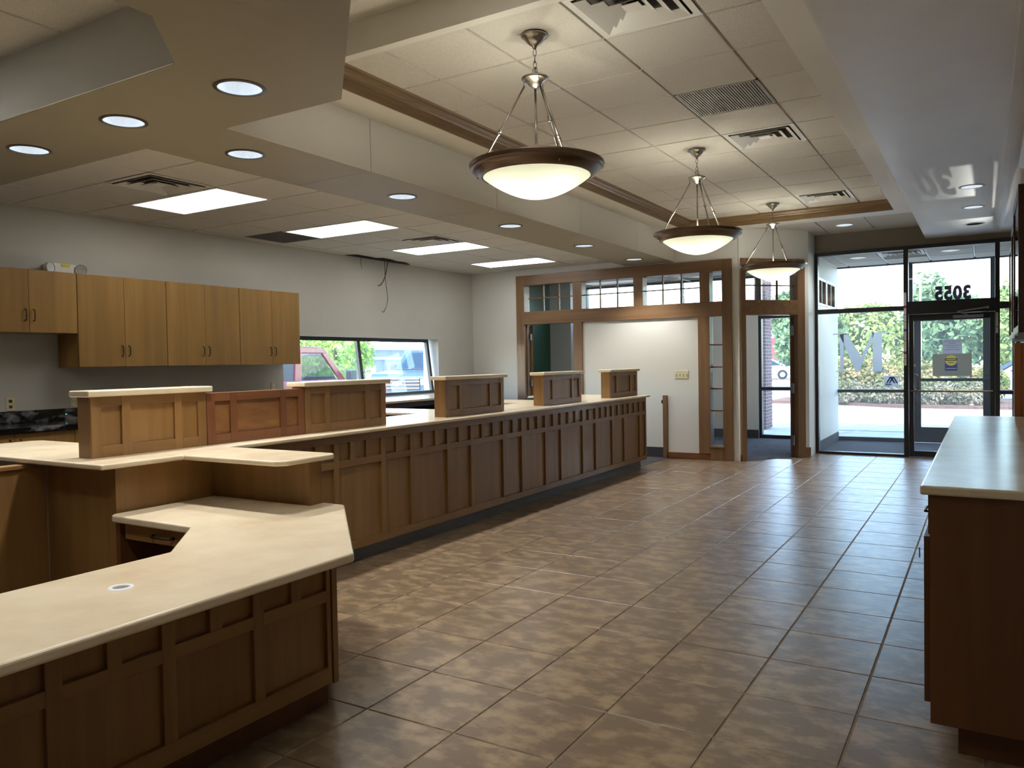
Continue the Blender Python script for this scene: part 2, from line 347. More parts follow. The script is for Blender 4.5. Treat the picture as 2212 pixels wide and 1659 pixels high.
# vestibule side wall with two wood framed windows high up
wv = MB(); wv.box(-2.30, -2.18, 11.93, 12.62, 0, 4.0); wv.box(-2.30, -2.18, 12.62, 14.25, 0, 2.24); wv.box(-2.30, -2.18, 12.62, 14.25, 2.66, 4.0); wv.box(-2.30, -2.18, 13.40, 13.46, 2.24, 2.66); wv.box(-2.30, -2.18, 14.25, YO, 0, 4.0)
struct('wall_vestibule', 'pale wall along the left of the glass vestibule with high windows', 'wall', wv, 'paint_white')
for k, (a, b) in enumerate(((12.62, 13.40), (13.46, 14.25))):
    w = thing('window_%d' % (5 + k), ('wood framed high window in the vestibule wall, the nearer of two', 'wood framed high window in the vestibule wall, the farther of two')[k], 'window', ((-2.24), a, 2.24), kind='structure')
    for nm, c in (('sill', (a, b, 2.24, 2.275)), ('head', (a, b, 2.625, 2.66)), ('jamb', (a, a + 0.035, 2.275, 2.625)), ('jamb', (b - 0.035, b, 2.275, 2.625)), ('muntin', ((a + b) / 2 - 0.012, (a + b) / 2 + 0.012, 2.275, 2.625))):
        bx(nm, 'wood_frame_z', w, -2.305, -2.175, c[0], c[1], c[2], c[3])
    bx('pane', 'glass', w, -2.245, -2.239, a + 0.03, b - 0.03, 2.27, 2.63)
struct('baseboard_vestibule', 'dark rubber base along the vestibule side wall', 'baseboard', MB().box(-2.18, -2.165, YE + 0.06, YO - 0.06, 0, 0.15), 'carpet_base')
# office behind the partition
struct('wall_green', 'dark green painted wall inside the office', 'wall', MB().box(XW, XW + 0.01, YB + T, 13.80, 0, 2.97), 'paint_green')
wo_ = MB(); wo_.box(XW, -3.50, 14.40, 14.60, 0, 2.26); wo_.box(XW, -2.3, 14.40, 14.60, 2.93, 4.0); wo_.box(XW, -6.95, 14.40, 14.60, 2.26, 2.93); wo_.box(XW + 0.01, -6.95, 13.80, 14.40, 0, 2.97)
struct('wall_office', 'white outside wall of the office under the clerestory windows', 'wall', wo_, 'paint_white')
struct('baseboard_office', 'dark carpet base along the office outside wall', 'baseboard', MB().box(-6.95, -3.50, 14.385, 14.40, 0, 0.15), 'carpet_base')
struct('baseboard_back', 'dark base strip on the back wall beside the teller counter end', 'baseboard', MB().box(-5.38, -4.075, YB - 0.012, YB + 0.003, 0, 0.15), 'carpet_base')

# soffit over the teller line, an angled band with rows of downlights
ZS, ZL, ZLED, ZT = 2.865, 2.935, 3.25, 3.376
sof = thing('ceiling_soffit', 'dropped taupe drywall soffit following the teller line', 'ceiling', (0, 0, ZS), kind='structure')
pieces = [[(XW, 2.385), (-3.25, 2.385), (-2.88, 2.015), (-2.88, -3.0), (-2.11, -3.0), (-2.11, 2.34), (-2.95, 3.18), (XW, 3.18)]]
SOFFITS = [MB().prism(pieces[0], ZS, 3.95).build('soffit_section', 'paint_taupe', sof)]
jy = [3.18, 4.47, 6.21, 7.98, 9.63, YB]
for a, b in zip(jy[:-1], jy[1:]):
    SOFFITS.append(MB().box(-4.646, -3.88, a + (0.002 if a > 3.2 else 0), b - 0.002, ZS, 3.95).build('soffit_section', 'paint_taupe', sof, 0.0))
SOFFITS.append(MB().box(-4.64, -3.886, 3.2, YB, ZS + 0.01, 3.9).build('soffit_core', 'wire', sof))
MB().box(XW, -3.25, 2.375, 2.3855, ZS + 0.002, 3.22).build('soffit_face', 'paint_white', sof)  # pale colour on the recess face carries the light falling on it
for a, b in zip(jy[:-1], jy[1:]): MB().box(-3.885, -3.874, a + (0.003 if a > 3.2 else 0), b - 0.003, ZS + 0.0015, 3.249).build('soffit_face', 'paint_band', sof)  # lit side of the beam made paler than its underside by colour
# ledge around the tray
led = MB(); led.box(-3.88, -3.60, 3.18, 10.86, ZLED, 3.95); led.prism([(-3.88, 10.86), (-0.71, 10.86), (-0.71, 11.17), (-3.88, 11.17)], ZLED, 3.95); led.box(-0.97, -0.71, -3, 10.86, ZLED, 3.95)
struct('ceiling_ledge', 'painted ledge framing the raised tray ceiling', 'ceiling', led, 'paint_band')
struct('ceiling_bulkhead', 'painted bulkhead face between the near and the tray ceiling', 'ceiling', MB().box(-3.60, -0.97, 3.74, 3.80, ZT - 0.004, 3.95), 'paint_band')
SOFFITS.append(struct('ceiling_soffit_right', 'pale glossy painted soffit along the right wall', 'ceiling', MB().box(-0.71, XR, -3.0, YE, 3.065, 3.95), 'paint_soffit'))
def lines(a, b, p, step):
    k0 = math.ceil((a - p) / step); out = [a]
    x = p + k0 * step
    while x < b - 1e-6:
        if x - a > 0.02 and b - x > 0.02: out.append(x)
        x += step
    return out + [b]
tx = [-3.60, -3.18, -2.57, -1.96, -1.35, -0.74]; ty = [3.80 + 0.605 * k for k in range(12)] + [10.86]
ceiling('ceiling_tray', 'raised tray ceiling of white acoustic panels over the lobby', tx, ty, ZT, skip={(3, 0), (3, 3), (3, 5), (3, 10)}, top=3.95)
lx = [XW, -7.28, -6.67, -6.06, -5.45, -4.84, -4.646]; ly = [3.18] + [3.743 + 0.61 * k for k in range(12)] + [YB]
ceiling('ceiling_teller', 'lower suspended ceiling of acoustic panels behind the teller line', lx, ly, ZL, top=3.1,
        skip={(2, 2), (3, 2), (2, 5), (3, 5), (2, 8), (3, 8), (2, 11), (3, 11), (3, 1), (3, 7), (1, 5), (0, 8), (0, 9)})
ceiling('ceiling_alcove', 'small panel ceiling recessed inside the near soffit', lines(XW, -2.88, -4.14, 0.61), lines(-1.0, 2.385, 2.385, 0.61), 3.21)
ceiling('ceiling_near', 'higher panel ceiling nearest the camera above the lobby', [-4.03, -3.42, -2.81, -2.2, -1.59, -0.98], lines(-1.0, 3.74, 3.74, 0.61), 3.575)
ceiling('ceiling_entry', 'strip of panel ceiling before the entry doors', [-3.18, -2.57, -1.96, -1.35, -0.71], [11.17, YE], 3.255)
ceiling('ceiling_vestibule', 'panel ceiling of the glass vestibule', [-2.18, -1.99, -1.385, -0.755, -0.14, XR], [YE + 0.10, 13.76, YO], 2.97, bar='grid_white', skip={(2, 0)}, gap=0.03)
ceiling('ceiling_office', 'panel ceiling inside the office', lines(XW, -2.96, -6.9, 0.61), lines(YB + T, 14.40, 11.8, 0.61), 2.97, bar='grid_white')
ceiling('ceiling_office_bay', 'panel ceiling of the office bay behind the angled doorway', [-2.95, -2.31], [12.05, 13.2, 14.40], 2.97, bar='grid_white')
struct('ceiling_roof', 'flat roof deck over the building', 'roof', MB().box(XW - 0.6, XR + 0.6, -3.3, 15.1, 3.96, 4.25), 'paint_taupe')
# crown moulding on two sides of the tray
def crown_prof(): return [(0.0, 0.0), (0.012, 0.0), (0.012, 0.028), (0.022, 0.034), (0.022, 0.062), (0.034, 0.068), (0.040, 0.080), (0.062, 0.088), (0.074, 0.104), (0.078, 0.118), (0.098, 0.126), (0.0, 0.126)]
tr = thing('trim_1', 'stained wood crown moulding around the tray ceiling', 'moulding', (-3.6, 3.8, ZLED), kind='structure')
p = [(-3.60 + a, ZLED + b) for a, b in crown_prof()]
def sweep(prof_fn, path_pts):
    m = MB(); n = None; rows = [prof_fn(q) for q in path_pts]; n = len(rows[0])
    vs = [v for r in rows for v in r]; fs = []
    for i in range(len(rows) - 1):
        for k in range(n): fs.append((i * n + k, i * n + (k + 1) % n, (i + 1) * n + (k + 1) % n, (i + 1) * n + k))
    fs += [tuple(range(n)), tuple(range((len(rows) - 1) * n, len(rows) * n))]
    return m.add(vs, fs)
sweep(lambda e: [(-3.60 + a, (3.80 if e == 0 else 10.86 - a), ZLED + b) for a, b in crown_prof()], [0, 1]).build('moulding', 'wood_crown_y', tr)
sweep(lambda e: [((-3.60 + a if e == 0 else -0.97), 10.86 - a, ZLED + b) for a, b in crown_prof()], [0, 1]).build('moulding', 'wood_crown_x', tr)
# pale cornice along the right wall
rc = [(0.0, 0.0), (-0.03, 0.0), (-0.03, 0.02), (-0.06, 0.04), (-0.10, 0.10), (-0.16, 0.13), (-0.16, 0.15), (-0.26, 0.15), (-0.26, 0.19), (0.0, 0.19)]
struct('trim_2', 'pale painted cornice under the soffit along the right wall', 'moulding', sweep(lambda y: [(XR + a, y, 2.875 + b) for a, b in rc], [-3.0, 7.9]), 'paint_soffit')

# ------------------------------------------------------------------ wood framed office front in the partition
of = thing('window_2', 'wood framed office front with transom lights and a narrow sidelight', 'window', (-4.8, YB, 0), kind='structure')
F0, F1 = YB - 0.03, YB + T + 0.02
def member(nm, x0, x1, z0, z1, y0=F0, y1=F1): return bx(nm, 'wood_frame_z' if (z1 - z0) > (x1 - x0) else 'wood_frame_x', of, x0, x1, y0, y1, z0, z1, 0.004)
member('post', -6.55, -6.40, 0, 2.84); member('post', -5.52, -5.37, 0, 2.05); member('post', -3.53, -3.36, 0.085, 2.05); member('post', -3.18, -3.04, 0.0, 2.84)
member('head_rail', -6.40, -3.18, 2.68, 2.84); member('transom_rail', -6.40, -3.18, 2.05, 2.255)
for a, b in ((-5.52, -5.37), (-4.51, -4.36), (-3.50, -3.355)): member('transom_post', a, b, 2.255, 2.68)
member('bottom_rail', -3.36, -3.18, 0.0, 0.20); bx('skirting', 'wood_red_y', of, -4.05, -3.36, YB - 0.02, YB + 0.003, 0, 0.085)
for a, b, nx in ((-6.36, -5.52, 3), (-5.37, -4.51, 3), (-4.36, -3.50, 3)):
    for i in range(1, nx):
        x = a + (b - a) * i / nx; bx('muntin', 'wood_frame_z', of, x - 0.009, x + 0.009, YB + 0.04, YB + 0.07, 2.255, 2.68)
    bx('muntin', 'wood_frame_x', of, a, b, YB + 0.04, YB + 0.07, 2.462, 2.478)
    for i in range(nx):
        for j in range(2):
            x0 = a + (b - a) * i / nx; z0 = 2.255 + 0.2125 * j; bx('pane', 'glass', of, x0 + 0.008, x0 + (b - a) / nx - 0.008, YB + 0.052, YB + 0.057, z0 + 0.005, z0 + 0.207)
bx('pane', 'glass', of, -3.355, -3.18, YB + 0.052, YB + 0.057, 2.255, 2.68)
zz = [0.20, 0.70, 1.015, 1.325, 1.642, 2.05]
for i, z in enumerate(zz[:-1]):
    if i: bx('muntin', 'wood_red_y', of, -3.36, -3.18, YB + 0.04, YB + 0.075, z - 0.009, z + 0.009)
    bx('pane', 'glass', of, -3.36, -3.18, YB + 0.052, YB + 0.057, z + 0.008, zz[i + 1] - 0.008)
bx('sill', 'wood_frame_x', of, -3.38, -3.16, YB - 0.045, YB, 0.175, 0.20, 0.003)
d1 = thing('door_3', 'wood office door standing open into the green walled office', 'door', (-6.39, YB + T, 0), kind='structure')
bx('leaf', 'wood_frame_z', d1, 0.0, 0.045, 0.0, 0.85, 0.01, 2.04, 0.003, Matrix.Translation((-6.395, YB + T + 0.02, 0)) @ Matrix.Rotation(math.radians(33), 4, 'Z'))
for z in (0.3, 1.1, 1.85): bx('hinge', 'alu', d1, -6.40, -6.372, YB + T - 0.005, YB + T + 0.03, z - 0.05, z + 0.05)
bx('stop', 'wood_frame_z', d1, -6.40, -6.38, YB + 0.03, YB + 0.05, 0, 2.05)
# clerestory windows and tall glazing on the office outside wall
cw = thing('window_3', 'black framed clerestory and tall glazing of the office', 'window', (-5, 14.5, 2.26), kind='structure')
for x in (-6.95, -5.75, -4.95, -3.55): bx('mullion', 'black_metal', cw, x, x + 0.05, 14.44, 14.54, 2.26, 2.93)
bx('sill', 'black_metal', cw, -6.95, -3.50, 14.44, 14.54, 2.25, 2.30); bx('head', 'black_metal', cw, -6.95, -3.50, 14.44, 14.54, 2.89, 2.94)
for a, b in ((-6.9, -5.75), (-5.70, -4.95), (-4.90, -3.55)): bx('pane', 'glass', cw, a, b, 14.485, 14.492, 2.30, 2.89)
for nm, c in (('mullion', (-3.50, -3.45, 0, 2.93)), ('mullion', (-2.90, -2.84, 0, 2.93)), ('mullion', (-2.35, -2.30, 0, 2.93)), ('sill', (-3.45, -2.35, 0, 0.06)), ('rail', (-3.45, -2.35, 0.86, 0.92)), ('rail', (-3.45, -2.35, 2.15, 2.22)), ('head', (-3.45, -2.35, 2.88, 2.93))):
    bx(nm, 'black_metal', cw, c[0], c[1], 14.44, 14.56, c[2], c[3])
for a, b in ((-3.45, -2.90), (-2.84, -2.35)):
    for z0, z1 in ((0.06, 0.86), (0.92, 2.15), (2.22, 2.88)): bx('pane', 'glass', cw, a, b, 14.495, 14.501, z0, z1)

# wood framed doorway in the diagonal wall
dd = thing('door_1', 'wood cased office doorway in the angled wall with a divided transom', 'door', tuple(DA), kind='structure')
def dm(nm, mat, a, b, z0, z1, y0=-0.03, y1=T + 0.02, bev=0.004): return bx(nm, mat, dd, a, b, y0, y1, z0, z1, bev, DM)
dm('jamb', 'wood_frame_z', 0.0, 0.075, 0, 2.84); dm('jamb', 'wood_frame_z', 0.93, 1.06, 0, 2.84)
dm('head_rail', 'wood_frame_x', 0.075, 0.93, 2.68, 2.84); dm('transom_rail', 'wood_frame_x', 0.075, 0.93, 2.05, 2.26)
for x in (0.36, 0.645): dm('muntin', 'wood_frame_z', x - 0.009, x + 0.009, 2.26, 2.68, 0.04, 0.07, 0)
dm('muntin', 'wood_frame_x', 0.075, 0.93, 2.462, 2.478, 0.04, 0.07, 0)
for a, b in ((0.075, 0.351), (0.369, 0.636), (0.654, 0.93)):
    for z0, z1 in ((2.26, 2.462), (2.478, 2.68)): dm('pane', 'glass', a, b, z0, z1, 0.052, 0.057, 0)
for x in (0.29, 0.80):
    for z in (2.09, 2.235): MB(DM).lathe([(0.0, -0.008), (0.008, -0.008), (0.008, 0.008), (0.0, 0.008)], (x, -0.036, z), 10).build('bolt', 'nickel', dd)
LFM = DM @ Matrix.Translation((0.93, 0.05, 0)) @ Matrix.Rotation(math.radians(-40), 4, 'Z')
bx('leaf', 'wood_dark_z', dd, -0.045, 0.0, 0.0, 0.84, 0.01, 2.03, 0.003, LFM)
for z in (0.25, 1.0, 1.83): dm('hinge', 'alu', 0.872, 0.888, z - 0.07, z + 0.07, 0.0, 0.05, 0)
bx('skirting', 'wood_red_y', dd, -0.02, 0.0, -0.02, 0.0, 0, 0.09, 0, DM); bx('skirting', 'wood_frame_x', dd, 1.06, dlen + 0.01, -0.02, 0.0, 0, 0.14, 0, DM)

# ------------------------------------------------------------------ black storefront, inner line
sf = thing('window_4', 'black aluminium entry storefront between lobby and vestibule', 'window', (-0.9, YE, 0), kind='structure')
def bar(nm, x0, x1, z0, z1, y0=YE - 0.02, y1=YE + 0.10): return bx(nm, 'black_metal', sf, x0, x1, y0, y1, z0, z1, 0.003)
bar('mullion', -2.18, -2.135, 0, 2.985); bar('mullion', -0.99, -0.93, 0, 2.94); bar('mullion', 0.115, 0.17, 0, 2.94); bar('mullion', 0.35, 0.40, 0, 2.94)
bar('head', -2.135, 0.40, 2.935, 2.985); bar('transom_rail', -2.135, -0.99, 2.08, 2.145); bar('transom_rail', -0.93, 0.115, 2.02, 2.20); bar('transom_rail', 0.17, 0.35, 2.05, 2.14)
bar('sill', -2.135, -0.99, 0, 0.035); bar('sill', 0.17, 0.35, 0, 0.035); bar('side_rail', 0.17, 0.35, 0.90, 0.95)
for a, b, z0, z1 in ((-2.135, -0.99, 0.035, 2.08), (-2.135, -0.99, 2.145, 2.935), (-0.93, 0.115, 2.20, 2.935), (0.17, 0.35, 0.035, 0.9), (0.17, 0.35, 0.95, 2.05), (0.17, 0.35, 2.14, 2.935)):
    bx('pane', 'glass', sf, a, b, YE + 0.035, YE + 0.041, z0, z1)
dr = thing('door_2', 'black framed glass entry door with push bar and pull handle', 'door', (-0.4, YE, 0), kind='structure')
def db(nm, x0, x1, z0, z1, y0=YE + 0.01, y1=YE + 0.06, mat='black_metal'): return bx(nm, mat, dr, x0, x1, y0, y1, z0, z1, 0.003)
db('stile', -0.925, -0.865, 0.01, 2.015); db('stile', 0.055, 0.11, 0.01, 2.015); db('top_rail', -0.865, 0.055, 1.93, 2.015); db('bottom_rail', -0.865, 0.055, 0.01, 0.09)
bx('pane', 'glass', dr, -0.865, 0.055, YE + 0.032, YE + 0.038, 0.09, 1.93)
MB().tube([(-0.90, YE - 0.02, 0.94), (-0.90, YE - 0.05, 0.94), (0.09, YE - 0.05, 0.94), (0.09, YE - 0.02, 0.94)], 0.013, 10).build('push_bar', 'bronze', dr)
MB().tube([(-0.855, YE + 0.01, 1.17), (-0.82, YE - 0.07, 1.17), (-0.80, YE - 0.085, 1.14), (-0.80, YE - 0.085, 0.99), (-0.82, YE - 0.07, 0.955), (-0.855, YE + 0.01, 0.955)], 0.011, 10).build('pull_handle', 'bronze', dr, smooth=True)
MB().box(-0.86, -0.845, YE - 0.004, YE + 0.01, 1.28, 1.32).build('lock_cylinder', 'nickel', dr)
cl = bx('closer', 'alu', dr, -0.38, -0.02, YE - 0.03, YE + 0.01, 1.945, 1.985, 0.006)
MB().tube([(-0.2, YE - 0.03, 1.985), (-0.33, YE - 0.09, 2.03), (0.02, YE - 0.03, 2.075)], 0.010, 8).build('closer_arm', 'alu', cl)
bx('closer_foot', 'alu', cl, 0.0, 0.045, YE - 0.03, YE - 0.015, 2.06, 2.09)
# outer storefront
sfo = thing('window_7', 'black aluminium outer storefront of the vestibule', 'window', (-0.9, YO, 0), kind='structure')
def obar(nm, x0, x1, z0, z1): return bx(nm, 'black_metal', sfo, x0, x1, YO - 0.05, YO + 0.05, z0, z1, 0.003)
for x0, x1 in ((-2.28, -2.22), (-1.10, -1.02), (0.07, 0.15), (0.36, 0.42)): obar('mullion', x0, x1, 0, 2.98)
obar('head', -2.28, 0.42, 2.95, 3.0); obar('rail', -2.22, -1.10, 0.827, 0.88); obar('sill', -2.22, -1.10, 0, 0.07); obar('door_head', -1.02, 0.07, 2.12, 2.20); obar('rail', 0.15, 0.36, 0.83, 0.88); obar('sill', 0.15, 0.36, 0, 0.07)
for a, b, z0, z1 in ((-2.22, -1.10, 0.07, 0.827), (-2.22, -1.10, 0.88, 2.95), (-1.02, 0.07, 2.20, 2.95), (0.15, 0.36, 0.07, 0.83), (0.15, 0.36, 0.88, 2.95)):
    bx('pane', 'glass', sfo, a, b, YO - 0.003, YO + 0.003, z0, z1)
dro = thing('door_4', 'black framed glass outer door carrying the posted notices', 'door', (-0.45, YO, 0), kind='structure')
for nm, c in (('stile', (-1.015, -0.905, 0.01, 2.115)), ('stile', (-0.03, 0.065, 0.01, 2.115)), ('top_rail', (-0.905, -0.03, 2.0, 2.115)), ('bottom_rail', (-0.905, -0.03, 0.01, 0.26)), ('mid_rail', (-0.905, -0.03, 1.014, 1.062))):
    bx(nm, 'black_metal', dro, c[0], c[1], YO - 0.022, YO + 0.022, c[2], c[3], 0.003)
for z0, z1 in ((0.26, 1.014), (1.062, 2.0)): bx('pane', 'glass', dro, -0.905, -0.03, YO - 0.003, YO + 0.003, z0, z1)

# slanted drive-up window in the left wall
win = thing('window_1', 'slanted two pane drive up window in the grey wall', 'window', (-7.5, 8.4, 0.985), kind='structure')
def slant(z): return -7.46 - 0.105 * (z - 0.985) / 0.845
def sbar(nm, y0, y1, z0, z1, d=0.05, mat='black_metal'):
    m = MB(); vs = []
    for z in (z0, z1):
        for dx in (0, -d):
            for y in (y0, y1): vs.append((slant(z) + dx, y, z))
    m.add(vs, [(0, 1, 3, 2), (4, 6, 7, 5), (0, 4, 5, 1), (2, 3, 7, 6), (0, 2, 6, 4), (1, 5, 7, 3)]); return m.build(nm, mat, win)
sbar('sill', 6.85, 10.0, 0.985, 1.03); sbar('head', 6.85, 10.0, 1.78, 1.83); sbar('mullion', 6.85, 6.90, 1.03, 1.78); sbar('mullion', 8.345, 8.40, 1.03, 1.78); sbar('mullion', 9.95, 10.0, 1.03, 1.78)
sbar('pane', 6.90, 8.345, 1.03, 1.78, 0.006, 'glass'); sbar('pane', 8.40, 9.95, 1.03, 1.78, 0.006, 'glass')

# ------------------------------------------------------------------ teller counter
XP = -3.92
tc_ = thing('teller_counter', 'long panelled wood teller counter base beside the tiled aisle', 'counter', (-4.2, 6.5, 0))
ST = [(3.06, 3.14), (3.71, 3.76), (4.065, 4.115), (4.57, 4.62), (4.92, 4.97), (5.42, 5.465), (5.776, 5.825), (6.322, 6.386), (6.67, 6.71), (7.156, 7.21), (7.505, 7.555), (8.04, 8.08), (8.385, 8.435), (8.868, 8.91), (9.238, 9.27), (9.76, 9.80), (9.96, 10.0)]
bx('carcass', 'wood_z', tc_, -4.45, XP - 0.024, 3.06, 9.985, 0.105, 0.944)
bx('toe_kick', 'vinyl_grey', tc_, -4.40, -3.99, 3.06, 9.95, 0.0, 0.105)
for a, b in ((3.06, 6.354), (6.356, 10.0)):
    bx('bottom_rail', 'wood_y', tc_, XP - 0.025, XP, a, b, 0.105, 0.163, 0.0015); bx('top_rail', 'wood_y', tc_, XP - 0.025, XP, a, b, 0.888, 0.944, 0.0015)
for a, b in ST: bx('stile', 'wood_z', tc_, XP - 0.025, XP, a, b, 0.163, 0.888, 0.0015)
for (a0, a1), (b0, b1) in zip(ST[:-1], ST[1:]):
    w = b0 - a1; n = 3 if w > 0.38 else (2 if w > 0.2 else 1)
    bx('middle_rail', 'wood_y', tc_, XP - 0.025, XP - 0.0005, a1, b0, 0.712, 0.761, 0.0015)
    bx('panel', 'wood_z', tc_, XP - 0.030, XP - 0.019, a1 - 0.004, b0 + 0.004, 0.160, 0.716)
    s = (w - 0.05 * (n - 1)) / n
    for k in range(n):
        y = a1 + k * (s + 0.05); bx('square_panel', 'wood_z', tc_, XP - 0.030, XP - 0.019, y - 0.003, y + s + 0.003, 0.757, 0.892)
        if k: bx('small_stile', 'wood_z', tc_, XP - 0.025, XP - 0.0008, y - 0.05, y, 0.761, 0.888, 0.0015)
bx('end_panel', 'wood_z', tc_, -4.45, XP - 0.002, 9.985, 10.0, 0.105, 0.944)
# rear pedestals and wings of the teller line
for k, (a, b) in enumerate(((6.02, 6.50), (7.95, 8.45), (9.45, 9.95))):
    ped = thing('teller_pedestal', ('dark pedestal under the teller wing behind the third desk screen', 'dark pedestal under the teller wing behind the fourth desk screen', 'dark pedestal under the teller wing behind the last desk screen')[k], 'cabinet', (-5.1, a, 0))
    bx('body', 'black_lam', ped, -5.50, -4.47, a, b, 0.0, 0.944); bx('drawer', 'black_lam', ped, -5.40, -4.60, a - 0.012, a, 0.7, 0.92); bx('drawer', 'black_lam', ped, -5.40, -4.60, a - 0.012, a, 0.08, 0.68)
top = MB().prism([(-3.72, 2.25), (-3.72, 2.71), (-3.02, 2.71), (-2.97, 2.76), (-2.97, 3.08), (-3.0, 3.11), (-3.87, 3.11), (-3.87, 10.03), (-5.42, 10.03), (-5.42, 9.40), (-4.63, 9.40), (-4.63, 8.5), (-5.55, 8.5), (-5.55, 7.9), (-4.63, 7.9), (-4.63, 6.55), (-5.58, 6.55), (-5.58, 5.97), (-4.63, 5.97), (-4.63, 2.90), (-5.45, 2.90), (-5.50, 2.85), (-5.50, 2.25)], 0.944, 0.972)
tag(top.build('countertop', 'solid_surface', None, 0.009, 3), 'long beige solid surface countertop running along the teller line', 'countertop')
# raised reception end under the near corner of that top
rb = thing('reception_counter', 'plain wood counter base with a wing post at the near corner', 'counter', (-3.8, 2.8, 0))
bx('side_panel', 'wood_z', rb, -3.84, -3.80, 2.37, 2.99, 0.0, 0.944); bx('front_panel', 'wood_z', rb, -4.43, -3.80, 2.37, 2.40, 0.0, 0.944); bx('corner_strip', 'wood_z', rb, -3.845, -3.79, 2.365, 2.42, 0.0, 0.944)
bx('wing_panel', 'wood_z', rb, -3.80, -3.09, 2.97, 2.99, 0.0, 0.944); bx('wing_core', 'wood_z', rb, -3.80, -3.06, 2.99, 3.04, 0.0, 0.944); bx('wing_post', 'wood_z', rb, -3.09, -3.04, 2.965, 3.058, 0.0, 0.944, 0.002)
bx('inner_body', 'wood_z', rb, -5.40, -3.84, 2.40, 2.88, 0.0, 0.944)
lp = thing('side_partition', 'low wood side panel with a pale top edge at the far left', 'panel', (-4.46, 1.2, 0))
bx('board', 'wood_z', lp, -4.49, -4.445, 0.2, 2.37, 0.0, 0.915); bx('edge_strip', 'wood_y', lp, -4.50, -4.425, 0.2, 2.31, 0.915, 0.937, 0.002)

# privacy screens standing on the counter
def screen(y0, y1, label, cap=True, red=False, idx=0):
    X0, X1, Z0, Z1 = -4.15, -4.03, 0.972, 1.297
    t = thing('counter_screen', label, 'screen', ((X0 + X1) / 2, y0, Z0), 'panelled screens standing on the teller counter')
    wz, wy = ('wood_red_z', 'wood_red_y') if red else ('wood_z', 'wood_y')
    bx('core', wz, t, X0 + (0.05 if red else 0.0), X1 - 0.02, y0, y1, Z0, Z1 - (0.01 if red else 0))
    L = y1 - y0; s = 0.058; sm = 0.155 * L + 0.005 if not red else 0.115
    ys = [(y0, y0 + s), (y0 + s + sm, y0 + 2 * s + sm - 0.006), (y1 - 2 * s - sm + 0.016, y1 - s - sm + 0.008), (y1 - s, y1)]
    tz = Z1 - (0.01 if red else 0)
    for a, b in ys: bx('stile', wz, t, X1 - 0.02, X1, a, b, Z0, tz, 0.0015)
    for (a0, a1), (b0, b1) in zip(ys[:-1], ys[1:]):
        bx('rail', wy, t, X1 - 0.02, X1 - 0.0006, a1, b0, Z0, Z0 + 0.062, 0.0015); bx('rail', wy, t, X1 - 0.02, X1 - 0.0006, a1, b0, tz - 0.052, tz, 0.0015)
        bx('panel', 'wood_ply' if red else wz, t, X1 - 0.024, X1 - 0.014, a1 - 0.002, b0 + 0.002, Z0 + 0.06, tz - 0.05)
    if cap: bx('cap', 'solid_surface', t, X0 - 0.03, X1 + 0.03, y0 - 0.03, y1 + 0.03, Z1, Z1 + 0.034, 0.008, seg=3)
    return t
screen(2.39, 3.105, 'panelled wood counter screen with beige cap, nearest to the corner desk')
screen(3.11, 3.905, 'redder uncapped wood infill panel between the two nearest capped screens', cap=False, red=True)
screen(3.91, 4.765, 'panelled wood counter screen with beige cap, right beside the redder infill panel')
screen(5.56, 6.53, 'panelled wood counter screen with beige cap, standing third along the counter')
screen(7.33, 8.25, 'panelled wood counter screen with beige cap, fourth along the counter with paler sheen')
screen(9.06, 9.97, 'panelled wood counter screen with beige cap, last at the far counter end')

# ------------------------------------------------------------------ corner desk in the foreground
XD = -2.34
dk = thing('corner_desk', 'panelled wood corner desk base in the foreground', 'desk', (-2.5, 1.0, 0))
bx('toe_kick', 'wood_cred_z', dk, -2.70, -2.41, -1.4, 2.43, 0, 0.116)
bx('carcass', 'wood_z', dk, -2.66, XD - 0.024, -1.4, 2.40, 0.116, 0.672)
bx('bottom_rail', 'wood_y', dk, XD - 0.025, XD, -1.4, 2.386, 0.116, 0.185, 0.0015); bx('top_rail', 'wood_y', dk, XD - 0.025, XD, -1.4, 2.386, 0.64, 0.672, 0.0015)
ds = [(2.363 if k == 0 else 2.035 - 0.3795 * (k - 1) - 0.05, 2.386 if k == 0 else 2.035 - 0.3795 * (k - 1)) for k in range(10)]
for a, b in ds: bx('stile', 'wood_z', dk, XD - 0.025, XD, a, b, 0.185, 0.64, 0.0015)
for (b0, b1), (a0, a1) in zip(ds[:-1], ds[1:]):
    bx('middle_rail', 'wood_y', dk, XD - 0.025, XD - 0.0005, a1, b0, 0.46, 0.508, 0.0015)
    bx('panel', 'wood_z', dk, XD - 0.032, XD - 0.019, a1 - 0.003, b0 + 0.003, 0.182, 0.464)
    m = (a1 + b0) / 2
    bx('small_stile', 'wood_z', dk, XD - 0.025, XD - 0.0008, m - 0.025, m + 0.025, 0.508, 0.64, 0.0015)
    for c, d in ((a1, m - 0.025), (m + 0.025, b0)): bx('square_panel', 'wood_z', dk, XD - 0.032, XD - 0.019, c - 0.003, d + 0.003, 0.505, 0.644)
bx('corner_post', 'wood_z', dk, XD - 0.03, XD + 0.002, 2.394, 2.424, 0.109, 0.672, 0.002)
MD = Matrix(((-0.7071, -0.7071, 0, -2.34), (0.7071, -0.7071, 0, 2.424), (0, 0, 1, 0), (0, 0, 0, 1)))
bx('diagonal_panel', 'wood_z', dk, 0.0, 0.76, 0.0, 0.03, 0.109, 0.672, 0.0, MD); bx('toe_kick', 'wood_cred_z', dk, 0.05, 0.76, 0.06, 0.09, 0.0, 0.109, 0.0, MD)
bx('return_back', 'wood_z', dk, -3.79, -2.95, 2.955, 2.968, 0.0, 0.672); bx('return_side', 'wood_cred_z', dk, -3.79, -3.755, 2.36, 2.955, 0.0, 0.672)
